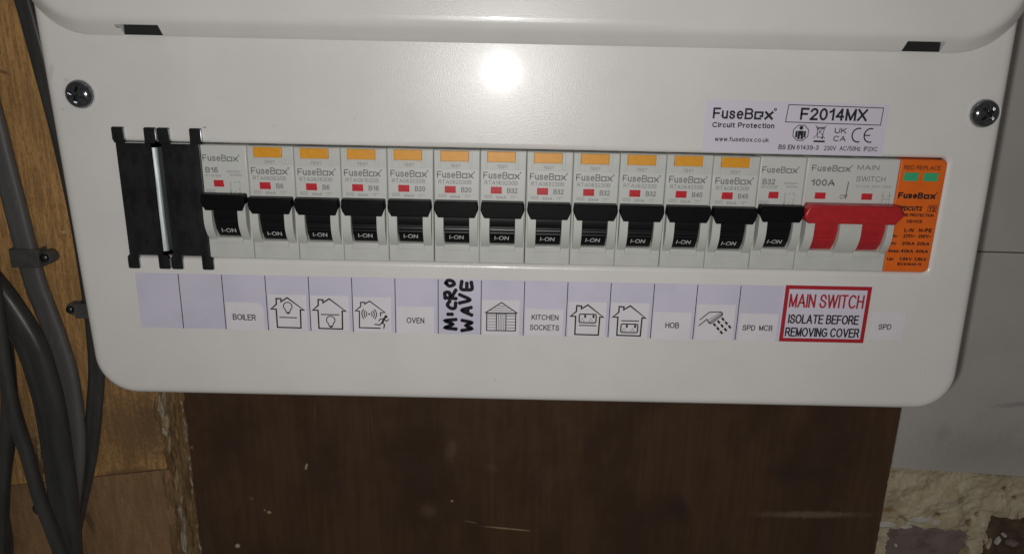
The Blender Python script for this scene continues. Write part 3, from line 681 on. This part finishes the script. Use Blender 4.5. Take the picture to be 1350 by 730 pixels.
# ------------------------------------------------------------------ circuit breakers
YF = -.7
def breaker_body(w, wells, dz=0, top_notch=True):
    """front of a breaker w mm wide: a frame with a well for each toggle, cheeks beside them, a bar under them."""
    bm = bmesh.new(); c = .28
    if len(wells) == 1:
        a, b = wells[0]
        out = lambda i, y: [(x, y, z) for x, z in rrect(.07+i, w-.07-i, -44.95+i, -.05-i, .35, 3)]
        hol = lambda g, y: [(x, y, z) for x, z in rrect(a-g, b+g, -37+dz-g, -21.5+dz+g, .35, 3)]
        shell(bm, [out(0, 40), out(0, YF+.5), out(.06, YF+.22), out(.2, YF+.05), out(.42, YF)], hole=[hol(.2, YF), hol(.05, YF+.06), hol(0, YF+.3), hol(0, YF+9)])
    else:
        xs = [0] + [m for i in range(len(wells)-1) for m in [(wells[i][1]+wells[i+1][0])/2]] + [w]
        for k, (a, b) in enumerate(wells):
            out = lambda i, y: [(min(max(x, xs[k] if k else x), xs[k+1] if k < len(wells)-1 else x), y, z) for x, z in rrect(xs[k]+(.07+i if k == 0 else 0), xs[k+1]-(.07+i if k == len(wells)-1 else 0), -44.95+i, -.05-i, .35, 3)]
            hol = lambda g, y: [(x, y, z) for x, z in rrect(a-g, b+g, -37+dz-g, -21.5+dz+g, .35, 3)]
            shell(bm, [out(0, 40), out(0, YF+.5), out(.06, YF+.22), out(.2, YF+.05), out(.42, YF)], hole=[hol(.2, YF), hol(.05, YF+.06), hol(0, YF+.3), hol(0, YF+9)])
    for a, b in wells:
        box(bm, a-.2, b+.2, -1.75, 1.5, -39.6+dz, -37.15+dz, .25)
    return bm
def cheek(x0, x1, dz=0):
    pts = []
    for i in range(13):
        t = i/12; z = -20.6-17.6*t
        y = -4.9+4.1*max(0, (t-.52)/.48)**1.9+1.2*max(0, (.3-t)/.3)**2
        pts.append((y, z+dz))
    pts += [(1.2, -38.2+dz), (1.2, -20.6+dz)]
    bm = bmesh.new(); prism_x(bm, pts, x0, x1, .3, True, 2)
    return bm
def drum(x0, x1, dz=0, r=13.0, cy=9.5, cz=-27.0):
    pts = []; n = 34
    for i in range(n+1):
        a = -.42+1.30*i/n
        rr = r
        zz = cz-r*math.sin(a)
        for g0 in (-29.3, -30.6, -31.9):
            if abs(zz-g0) < .22: rr = r-.28
        pts.append((cy-rr*math.cos(a), cz-rr*math.sin(a)+dz))
    pts += [(pts[-1][0]+5, pts[-1][1]), (pts[0][0]+9, pts[0][1])]
    bm = bmesh.new(); prism_x(bm, pts, x0, x1, .15, False, 1); return bm
def drum_fn(dz, r=13.08, cy=9.5, cz=-27.0, s0=-34.2):
    def f(X, Z):                                    # Z is measured along the drum surface
        a = (cz-Z)/r; return (X, cy-r*math.cos(a), cz-r*math.sin(a)+dz)
    return f
def handle(pts, y0, y1, dz=0, c=.5):
    bm = bmesh.new(); prism_y(bm, [(x, z+dz) for x, z in pts], y0, y1, c, 3); return bm

def make_breaker(rcbo, name='circuit_breaker'):
    root = thing(name, None, 'circuit breaker', (0, 0, 0), 'circuit breakers in the row')
    dz = 0 if rcbo else .9
    bm = breaker_body(18, [(4.1, 14.0)], dz)
    if rcbo:                                          # frame round the test button and the step under it
        box(bm, 1.9, 2.75, YF-.32, YF+.4, -7.0, -.3, .12); box(bm, 13.75, 14.9, YF-.32, YF+.4, -7.0, -.3, .12); box(bm, 2.75, 13.75, YF-.18, YF+.4, -4.95, -4.45, .08)
    body = obj('body', bm, M['breaker'], root)
    bm = bmesh.new()
    if rcbo: box(bm, .45, 17.55, YF-.16, YF+.4, -20.6, -7.25, .12)
    else: box(bm, .45, 17.55, YF-.12, YF+.4, -19.8, -.35, .12)
    obj('face_plate', bm, M['breaker_label'], root)
    obj('toggle_guard', cheek(.75, 4.0, dz), M['breaker'], root); obj('toggle_guard', cheek(14.1, 17.3, dz), M['breaker'], root)
    tg = obj('toggle', handle([(.85, -19.3), (17.0, -19.3), (17.25, -20.0), (17.5, -22.4), (16.9, -24.0), (16.2, -25.6), (2.0, -25.6), (1.1, -24.0), (.5, -22.4), (.7, -20.0)], -5.9, -1.6, dz, .45), M['black'], root)
    obj('toggle_drum', drum(4.2, 13.9, dz), M['drum'], tg)
    bm = bmesh.new(); txt(bm, 'I-ON', 6.0, -35.9, 2.2, 5.6, bold=.012, slant=.06, fn=drum_fn(dz)); obj('lettering', bm, M['white_ink'], tg)
    if rcbo:
        bm = bmesh.new(); box(bm, 2.8, 13.6, YF-1.0, YF+.4, -4.25, -.35, .22); obj('test_button', bm, M['orange_button'], root)
        bm = bmesh.new(); box(bm, 4.25, 8.55, YF-.30, YF+.4, -16.7, -14.0, .1); obj('indicator', bm, M['flag'], root)
    else:
        bm = bmesh.new(); box(bm, 4.45, 8.35, YF-.26, YF+.4, -16.2, -13.6, .1); obj('indicator', bm, M['flag'], root)
    return root

def print_rcbo(root, code, rating):
    y = YF-.19
    bm = bmesh.new(); brand(bm, 1.3, -10.9, 2.7, 14.3, y, .012)
    txt(bm, rating, 10.7, -16.4, 2.0, 1.25*len(rating) + (.25 if len(rating) == 2 else .2), y, .02)
    obj('lettering', bm, M['grey_ink'], root)
    bm = bmesh.new(); txt(bm, code, 1.8, -13.2, 1.6, 12.9, y, .004)
    txt(bm, 'TEST', 6.5, -6.7, 1.2, 4.2, YF-.02, .01)
    txt(bm, '30mA', 6.3, -18.7, 1.15, 4.0, y, .01); txt(bm, '6000', 2.1, -18.3, .8, 2.5, y)
    stroke(bm, [(1.9, -18.5), (4.8, -18.5), (4.8, -17.3), (1.9, -17.3)], .1, y-.01, True)
    stroke(bm, [(11.9, -17.6), (14.4, -17.6)], .14, y); stroke(bm, [(13.2, -17.6), (13.2, -18.7)], .14, y-.01); stroke(bm, [(12.4, -18.6), (12.4, -18.1)], .14, y-.01)
    obj('fine_print', bm, M['faint_ink'], root)
def print_mcb(root, rating, underline):
    y = YF-.15
    bm = bmesh.new(); brand(bm, .9, -6.3, 2.5, 13.9, y, .012)
    txt(bm, rating, 1.6, -10.8, 2.2, 4.9, y, .02)
    obj('lettering', bm, M['grey_ink'], root)
    bm = bmesh.new(); txt(bm, 'RTM'+rating[1:]+'B', 1.4, -12.4, .9, 6.0, y)
    if underline: stroke(bm, [(1.2, -11.2), (7.8, -11.2)], .14, y-.01)
    txt(bm, '230/400V~', 9.8, -10.6, .85, 5.8, y, .01); txt(bm, '50/60Hz', 11.0, -11.9, .85, 4.4, y, .01)
    txt(bm, '6000', 1.5, -18.5, .9, 2.9, y, .01); stroke(bm, [(1.2, -18.7), (4.8, -18.7), (4.8, -17.3), (1.2, -17.3)], .12, y-.01, True)
    stroke(bm, [(10.9, -18.6), (10.9, -13.9)], .2, y); stroke(bm, [(10.4, -17.6), (10.9, -18.7), (11.4, -17.6)], .18, y-.01)
    txt(bm, '1', 12.4, -14.9, 1.0, .35, y); txt(bm, '2', 12.2, -18.6, 1.0, .7, y)
    stroke(bm, [(13.4, -14.1), (14.6, -14.1), (14.6, -15.2)], .16, y); stroke(bm, [(14.6, -15.9), (14.1, -17.4)], .16, y); stroke(bm, [(14.6, -17.4), (14.6, -18.4), (13.6, -18.4)], .16, y)
    obj('fine_print', bm, M['faint_ink'], root)

RC = [('B6', 'RTA060630B', 'the upstairs light label'), ('B6', 'RTA060630B', 'the downstairs light label'), ('B16', 'RTA061630B', 'the alarm label'),
      ('B20', 'RTA062030B', 'the OVEN label'), ('B20', 'RTA062030B', 'the handwritten MICRO WAVE cell'), ('B32', 'RTA063230B', 'the garden shed label'),
      ('B32', 'RTA063230B', 'the KITCHEN SOCKETS label'), ('B32', 'RTA063230B', 'the upstairs sockets label'), ('B32', 'RTA063230B', 'the downstairs sockets label'),
      ('B40', 'RTA064030B', 'the HOB label'), ('B45', 'RTA064530B', 'the shower label')]
mcb = make_breaker(False); mcb2 = dup(mcb)
for o, k, r, lab in ((mcb, 0, 'B16', 'plain breaker marked B16 without test button, above the BOILER label'), (mcb2, 12, 'B32', 'plain breaker marked B32 without test button, beside the red main switch')):
    o.location = Vector((-135+18*k, 0, 0))*S; tag(o, lab); print_mcb(o, r, k > 0)
rc = make_breaker(True); protos = [rc] + [dup(rc) for _ in RC[1:]]
for i, (o, (rating, code, above)) in enumerate(zip(protos, RC)):
    o.location = Vector((-117+18*i, random.uniform(-.15, .15), random.uniform(-.28, .05)))*S; o.rotation_euler = (0, random.uniform(-.0022, .0022), 0)
    tag(o, 'breaker with amber test button marked %s above %s' % (rating, above)); print_rcbo(o, code, rating)

# ------------------------------------------------------------------ main switch
ms = thing('main_switch', 'double width white main switch with a wide red toggle, marked 100A', 'main switch', (99, 0, 0))
bm = breaker_body(36, [(4.6, 14.3), (23.0, 32.7)], .6); obj('body', bm, M['breaker'], ms)
bm = bmesh.new(); box(bm, .5, 35.5, YF-.12, YF+.4, -18.9, -.35, .12); obj('face_plate', bm, M['breaker_label'], ms)
for a, b in ((1.0, 4.5), (14.4, 22.9), (32.8, 35.4)): obj('toggle_guard', cheek(a, b, .6), M['breaker'], ms)
tg = obj('toggle', handle([(1.0, -17.3), (35.6, -17.3), (37.5, -20.6), (37.1, -21.6), (34.6, -24.6), (1.2, -24.6), (-.5, -22.2), (-.6, -20.9)], -7.2, -1.6, 0, .7), M['red'], ms)
for a, b in ((4.7, 14.2), (23.1, 32.6)): obj('toggle_drum', drum(a, b, .4), M['red'], tg)
for x0, x1 in ((4.5, 8.7), (22.7, 26.9)):
    bm = bmesh.new(); box(bm, x0, x1, YF-.26, YF+.4, -16.0, -13.5, .1); obj('indicator', bm, M['flag'], ms)
y = YF-.15
bm = bmesh.new(); brand(bm, 2.0, -5.3, 2.5, 15.2, y, .012); txt(bm, '100A', 2.4, -10.9, 2.6, 9.3, y, .03)
txt(bm, 'MAIN', 19.5, -4.4, 1.9, 8.4, y, .0); txt(bm, 'SWITCH', 19.7, -8.9, 2.1, 11.3, y, .0)
stroke(bm, arc(15.1, -15.0, .75, 0, 6.0, 12), .25, y); stroke(bm, [(16.9, -9.2), (16.6, -14.6)], .45, y)
bm.faces.new([bm.verts.new(p) for p in ((15.9, y-.01, -14.2), (17.3, y-.01, -14.2), (16.55, y-.01, -16.1))])
obj('lettering', bm, M['grey_ink'], ms)
bm = bmesh.new(); txt(bm, 'AC-22A  230V~ 50Hz', 20.0, -11.2, .95, 13.6, y, .0)
for xx in (30.9, 33.5):
    stroke(bm, [(xx, -12.8), (xx, -13.8)], .2, y); stroke(bm, [(xx-.7, -14.3), (xx+.3, -14.3)], .2, y-.01); stroke(bm, [(xx+.5, -13.9), (xx, -15.3)], .2, y-.02)
stroke(bm, [(31.0, -17.6), (31.0, -15.6), (33.7, -15.6), (33.7, -17.6)], .2, y-.03); txt(bm, '1', 30.0, -17.6, 1.0, .35, y); txt(bm, '3', 32.2, -17.6, 1.0, .7, y)
obj('fine_print', bm, M['faint_ink'], ms)

# ------------------------------------------------------------------ surge protection device
sp = thing('surge_protector', 'orange surge protection module at the right end of the row', 'surge protector', (135, 0, 0))
bm = bmesh.new(); sl = lambda i, y: [(x, y, z) for x, z in rrect(.1+i, 17.95-i, -44.95+i, -.05-i, (.4, 2.2, 1.8, .4), 5)]
shell(bm, [sl(0, 40), sl(0, YF+.5), sl(.08, YF+.2), sl(.25, YF+.03), sl(.5, YF)]); obj('body', bm, M['orange'], sp)
for x0, x1 in ((2.0, 7.6), (9.6, 15.2)):
    bm = bmesh.new(); box(bm, x0, x1, YF-.12, YF+.3, -8.3, -5.0, .12); obj('indicator', bm, M['green'], sp)
y = YF-.04
bm = bmesh.new()
txt(bm, 'RED REPLACE', 1.5, -3.9, 1.6, 14.2, y, .01); brand(bm, 1.0, -15.2, 2.5, 14.8, y, .05)
txt(bm, 'SPDCUT2', 1.4, -20.0, 1.9, 9.8, y, .06); txt(bm, 'T2', 13.9, -19.9, 1.7, 2.4, y, .05); stroke(bm, [(13.5, -20.2), (16.7, -20.2), (16.7, -17.8), (13.5, -17.8)], .2, y-.01, True)
txt(bm, 'SURGE PROTECTION', 1.4, -22.3, 1.25, 14.8, y, .05); txt(bm, 'DEVICE', 6.1, -24.8, 1.25, 6.0, y, .05)
txt(bm, 'L-N', 5.7, -28.5, 1.6, 3.7, y, .05); txt(bm, 'N-PE', 11.4, -28.5, 1.6, 5.2, y, .05)
for z, a, b, c in ((-30.8, 'Uc:', '275V~', '255V~'), (-33.8, 'In:', '20kA', '20kA'), (-36.9, 'Imax:', '40kA', '40kA'), (-40.2, 'Up:', '1.5kV', '1.5kV')):
    txt(bm, a, .8, z, 1.3, 2.7 if a != 'Imax:' else 4.4, y, .05); txt(bm, b, 5.7, z, 1.4, 5.0, y, .05); txt(bm, c, 11.6, z, 1.4, 5.0, y, .05)
txt(bm, 'IEC61643-11', 5.2, -42.2, 1.15, 9.6, y, .05)
obj('lettering', bm, M['dark_ink'], sp)

# ------------------------------------------------------------------ labels on the cover
YS, YP, YI = -.10, -.22, -.25        # face of the strip, of the small stickers, of their print
SX = -166.2
def cellx(k): return SX+17.5*k if k < 1 else -148.8+17.53*(k-1)
bm = bmesh.new(); prism_y(bm, [(-166.2, -52.1), (-166.4, -75.6), (99, -75.9), (99, -51.9)], YS, .0)
strip = obj('label_strip', bm, M['strip']); tag(strip, 'long lilac white label strip with black dividing lines, under the switch row', 'label strip')
bm = bmesh.new()
for k in range(1, 15):
    x = cellx(k); stroke(bm, [(x, -52.4), (x-.1, -75.6)], .34, YS-.02)
obj('dividing_line', bm, M['black_ink'], strip)
# felt pen words, read from below
bm = bmesh.new()
U0 = -42.4
def pen(strokes, a0, b0, la, lb):       # a runs up the strip, b towards the left
    for i, s in enumerate(strokes):
        marker(bm, [(U0+b0-.06*lb-bb*lb*.88, -75.6+a0+.05*la+aa*la*.90) for aa, bb in s], 1.5, YS-.03-.02*i)
W_ = 5.2
pen([[(0, 0), (.12, 1), (.5, .3), (.85, 1), (1, 0)]], 1.9, 6.2, 4.6, 4.9)
pen([[(.5, .15), (.5, .55)]], 8.0, 5.2, 1, 4.5)
pen([[(1, .75), (.5, 1), (.05, .6), (.1, .1), (.8, 0)]], 10.8, 6.1, 3.4, 3.8)
pen([[(0, 0), (.08, 1)], [(.05, .95), (.65, 1.0), (.7, .6), (.1, .45), (1.0, 0)]], 15.1, 6.2, 4.0, 5.0)
pen([[(.55, 1), (.1, .6), (.4, .05), (.9, .3), (.95, .8), (.55, 1)]], 20.2, 5.7, 3.0, 4.0)
pen([[(0, 1), (.2, .0), (.5, .6), (.8, .0), (1, 1)]], 1.3, 12.7, 4.9, 4.4)
pen([[(0, 0), (.6, 1), (1, .05)], [(.3, .4), (.82, .4)]], 8.2, 12.6, 3.6, 4.4)
pen([[(0, 1), (.4, 0), (1, 1)]], 13.3, 11.9, 3.9, 4.6)
pen([[(.9, .1), (.1, .05), (.0, .5), (.1, 1), (1, .95)], [(.05, .5), (.8, .5)]], 19.0, 13.0, 3.8, 5.2)
obj('handwriting', bm, M['marker'], strip)

def sticker(x0, z0, w, h, label, draw, m='paper', rot=0, group='small printed stickers', name='sticker', curl=0):
    bm = bmesh.new()
    pts = [(0, 0), (w, 0), (w, h-curl*.8), (w-curl, h), (0, h)] if curl else [(0, 0), (w, 0), (w, h), (0, h)]
    prism_y(bm, pts, 0, .10)
    o = obj(name, bm, M[m]); o.location = (x0*S, YP*S, z0*S); o.rotation_euler = (0, rot, 0)
    tag(o, label, 'label', group)
    bm = bmesh.new(); draw(bm)
    obj('print', bm, M['black_ink'], o)
    return o
PI = math.pi; LY = -.03
def house(bm, gap=False):
    p = [(3.0, 1.0), (12.7, .9), (12.9, 8.8), (14.4, 8.7), (7.8, 13.9), (5.2, 12.2), (5.2, 13.4), (3.3, 13.5), (3.2, 11.0), (.9, 8.9), (3.0, 8.9)]
    stroke(bm, p, .6, LY, True)
def bulb(bm, cx, cz):
    stroke(bm, [(cx-.75, cz-2.4), (cx-.95, cz-1.7)]+arc(cx, cz, 1.75, -2.2, -7.22, 18)+[(cx+.95, cz-1.7), (cx+.75, cz-2.4)], .4, LY-.02)
    rect(bm, cx-.8, cx+.8, cz-3.0, cz-2.4, LY-.02); rect(bm, cx-.4, cx+.4, cz-3.3, cz-3.0, LY-.02)
def sockets(bm, z0):
    stroke(bm, rrect(4.5, 11.4, z0, z0+3.7, .6, 4), .5, LY-.02, True)
    for cx in (5.9, 9.3):
        rect(bm, cx+.6, cx+1.4, z0+2.1, z0+3.4, LY-.02)
        for dx, dz_ in ((-.1, 1.7), (-.6, .8), (.5, .8)): disc(bm, cx+dx, z0+dz_, .24, LY-.02, 8)
def d_light_up(bm): house(bm); stroke(bm, [(4.2, 5.4), (11.2, 5.3)], .44, LY-.02); bulb(bm, 7.8, 10.2)
def d_light_dn(bm): house(bm); stroke(bm, [(4.2, 7.1), (11.5, 7.1)], .44, LY-.02); bulb(bm, 8.0, 4.7)
def d_sock_up(bm): house(bm); stroke(bm, [(4.6, 5.0), (11.6, 5.0)], .44, LY-.02); sockets(bm, 6.2)
def d_sock_dn(bm): house(bm); stroke(bm, [(4.6, 7.4), (11.6, 7.4)], .44, LY-.02); sockets(bm, 2.3)
def d_alarm(bm):
    stroke(bm, [(10.8, 1.8), (2.2, 1.9), (2.4, 9.1), (.8, 9.2), (3.0, 11.1), (3.1, 12.9), (4.7, 12.9), (4.7, 12.2), (6.7, 13.5), (12.9, 8.7), (11.1, 8.6), (11.0, 7.2)], .5, LY)
    disc(bm, 6.4, 7.9, .4, LY-.02, 10)
    for r in (1.2, 2.1, 3.0):
        stroke(bm, arc(6.4, 7.9, r, -.75, .75, 8), .4, LY-.02); stroke(bm, arc(6.4, 7.9, r, PI-.75, PI+.75, 8), .4, LY-.02)
    disc(bm, 13.2, 6.9, .68, LY-.02, 12)
    stroke(bm, [(12.6, 6.2), (11.6, 4.2)], .9, LY-.02); stroke(bm, [(12.5, 6.0), (11.0, 5.9), (10.2, 5.0)], .42, LY-.04); stroke(bm, [(12.5, 5.6), (13.4, 4.9), (14.4, 5.8)], .42, LY-.05)
    stroke(bm, [(11.6, 4.2), (10.6, 3.3), (8.6, 3.5)], .5, LY-.06); stroke(bm, [(11.7, 4.3), (12.6, 3.4), (12.2, 1.8)], .5, LY-.07)
def d_shed(bm):
    stroke(bm, [(2.0, 1.9), (13.9, 2.0), (13.9, 9.7), (2.0, 9.6)], .44, LY, True)
    stroke(bm, [(1.4, 9.6), (8.0, 14.2), (14.5, 9.7)], .44, LY-.02)
    for z, a, b in ((10.7, 3.6, 12.4), (11.7, 5.1, 10.9), (12.7, 6.5, 9.5)): stroke(bm, [(a, z), (b, z)], .2, LY-.02)
    for x in (6.0, 9.9): stroke(bm, [(x, 1.9), (x, 9.6)], .4, LY-.03)
    for x in (6.8, 7.55, 8.3, 9.1): stroke(bm, [(x, 2), (x, 9.6)], .2, LY-.02)
    for i in range(1, 6):
        z = 2+i*1.28; stroke(bm, [(2.1, z), (5.9, z)], .2, LY-.02); stroke(bm, [(10, z), (13.8, z)], .2, LY-.02)
    stroke(bm, [(2.0, 9.2), (13.9, 9.3)], .2, LY-.04)
def d_shower(bm):
    stroke(bm, [(1.2, 6.0), (4.2, 8.9), (5.2, 7.4), (10.4, 11.6)], .4, LY); stroke(bm, [(1.4, 8.6), (5.0, 12.0), (9.7, 12.2), (10.4, 11.6)], .4, LY-.02)
    stroke(bm, [(10.4, 11.6), (10.2, 10.6), (5.9, 7.0), (4.8, 7.9)], .44, LY-.03); stroke(bm, [(4.9, 8.5), (9.9, 12.1)], .22, LY-.04)
    for i in range(3):
        for j in range(3 if i else 3):
            x, z = 7.6+i*1.6+j*1.55, 6.6+i*1.25-j*1.65
            stroke(bm, [(x-.35, z+.4), (x+.35, z-.4)], .85, LY-.05)
def words(*lines):
    def f(bm):
        for s, x, z, h, w in lines: txt(bm, s, x, z, h, w, LY, .016)
    return f
sticker(cellx(2)+.5, -75.6, 15.4, 11.9, 'small sticker reading BOILER with a turned corner', words(('BOILER', 2.6, 4.2, 2.6, 9.4)), curl=2.2, rot=.012)
sticker(cellx(3)+.7, -75.3, 15.5, 15.2, 'sticker of a house with a light bulb in its upper half', d_light_up)
sticker(cellx(4)+.3, -75.4, 15.7, 15.2, 'sticker of a house with a light bulb in its lower half', d_light_dn)
sticker(cellx(5)+.3, -75.6, 15.4, 15.2, 'sticker of a house with sound waves and a running figure', d_alarm)
sticker(cellx(6)+.4, -76.0, 15.3, 11.9, 'small sticker reading OVEN', words(('OVEN', 4.1, 4.7, 2.5, 7.2)))
sticker(cellx(8)+.3, -75.7, 15.4, 15.2, 'sticker with a drawing of a wooden garden shed', d_shed)
sticker(cellx(9)+.6, -75.6, 15.5, 11.6, 'small sticker reading KITCHEN SOCKETS in two lines', words(('KITCHEN', 2.6, 6.9, 2.3, 11.0), ('SOCKETS', 2.0, 2.4, 2.4, 12.0)))
sticker(cellx(10)+.7, -75.7, 15.4, 15.1, 'sticker of a house with a double socket in its upper half', d_sock_up)
sticker(cellx(11)+.5, -75.7, 15.5, 15.1, 'sticker of a house with a double socket in its lower half', d_sock_dn)
sticker(cellx(12)+.4, -76.2, 15.6, 12.0, 'small sticker reading HOB', words(('HOB', 5.3, 5.1, 2.5, 5.6)))
sticker(cellx(13)+.7, -75.8, 15.5, 15.2, 'sticker of a shower head spraying drops', d_shower)
sticker(cellx(14)+.8, -76.0, 15.7, 12.0, 'small sticker reading SPD MCB', words(('SPD', 1.6, 4.6, 2.4, 5.2), ('MCB', 8.4, 4.7, 2.4, 5.5)), rot=.006)
sticker(134.2, -74.1, 13.6, 12.1, 'small sticker reading SPD alone, right of the red bordered label', words(('SPD', 3.1, 4.3, 2.4, 5.2)))

# red bordered warning label
bm = bmesh.new(); prism_y(bm, [(97.0, -75.9), (132.0, -75.9), (132.0, -51.5), (97.0, -51.5)], -.36, -.02)
wlab = obj('warning_label', bm, M['rating']); tag(wlab, 'red bordered white label reading MAIN SWITCH, isolate before removing cover', 'label')
bm = bmesh.new(); stroke(bm, [(97.85, -75.05), (131.15, -75.05), (131.15, -52.35), (97.85, -52.35)], 1.6, -.39, True); obj('border', bm, M['red_ink'], wlab)
bm = bmesh.new(); txt(bm, 'MAIN SWITCH', 99.3, -61.0, 5.9, 30.2, -.39, .014); obj('heading', bm, M['red_ink'], wlab)
bm = bmesh.new(); txt(bm, 'ISOLATE BEFORE', 99.8, -67.9, 4.0, 28.8, -.39, .026); txt(bm, 'REMOVING COVER', 99.2, -73.6, 4.0, 30.4, -.39, .026); obj('lettering', bm, M['black_ink'], wlab)

# rating label above the right half of the row
rl = obj('rating_label', prism_y(bmesh.new(), [(58.3, 1.3), (127.4, .9), (127.6, 20.2), (58.1, 20.9)], -.12, -.01), M['rating'])
tag(rl, 'lilac white rating label with the word mark, F2014MX and approval marks, above the row', 'label')
y = -.15; bm = bmesh.new()
brand(bm, 61.1, 13.7, 4.2, 23.2, y, .022, .17); txt(bm, 'Circuit Protection', 61.2, 10.5, 2.0, 23.7, y, .028); txt(bm, 'www.fusebox.co.uk', 62.7, 5.3, 1.75, 20.7, y, .012)
stroke(bm, [(88.9, 13.1), (125.1, 12.6), (125.3, 19.0), (89.4, 19.5)], .3, y, True)
txt(bm, 'F2014MX', 94.2, 13.9, 4.6, 25.4, y, .024)
stroke(bm, [(95.2+3.1*math.cos(PI/8+i*PI/4), 9.1+3.1*math.sin(PI/8+i*PI/4)) for i in range(8)], .28, y, True)
disc(bm, 95.2, 11.0, .75, y); rect(bm, 94.1, 96.3, 8.2, 9.9, y); rect(bm, 93.2, 94.0, 7.4, 9.8, y); rect(bm, 96.4, 97.2, 7.4, 9.8, y); rect(bm, 94.1, 95.05, 6.7, 8.2, y); rect(bm, 95.35, 96.3, 6.7, 8.2, y)
stroke(bm, [(100.6, 12.0), (104.6, 7.2)], .22, y-.02); stroke(bm, [(104.6, 12.0), (100.2, 7.2)], .22, y-.01)
stroke(bm, [(101.3, 10.9), (101.7, 7.6), (103.6, 7.6), (104.0, 10.9)], .26, y-.03, True); stroke(bm, [(100.9, 11.3), (104.3, 11.3)], .3, y-.04); disc(bm, 103.6, 7.4, .4, y-.05, 10)
rect(bm, 100.5, 104.8, 5.7, 6.4, y)
txt(bm, 'UK', 108.0, 9.2, 2.1, 4.6, y, .01); txt(bm, 'CA', 107.9, 6.2, 2.1, 4.8, y, .01)
stroke(bm, arc(117.3, 8.7, 2.4, PI*.42, PI*1.58, 12, 2.6), .5, y); stroke(bm, arc(121.9, 8.7, 2.4, PI*.42, PI*1.58, 12, 2.6), .5, y); stroke(bm, [(119.7, 8.7), (121.7, 8.7)], .45, y-.02)
txt(bm, 'BS EN', 87.4, 2.7, 1.85, 6.2, y, .025); txt(bm, '61439-3', 94.4, 2.75, 1.8, 8.4, y, .012); txt(bm, '230V  AC/50Hz  IP2XC', 104.9, 2.7, 1.75, 20.6, y, .012)
obj('lettering', bm, M['black_ink'], rl)
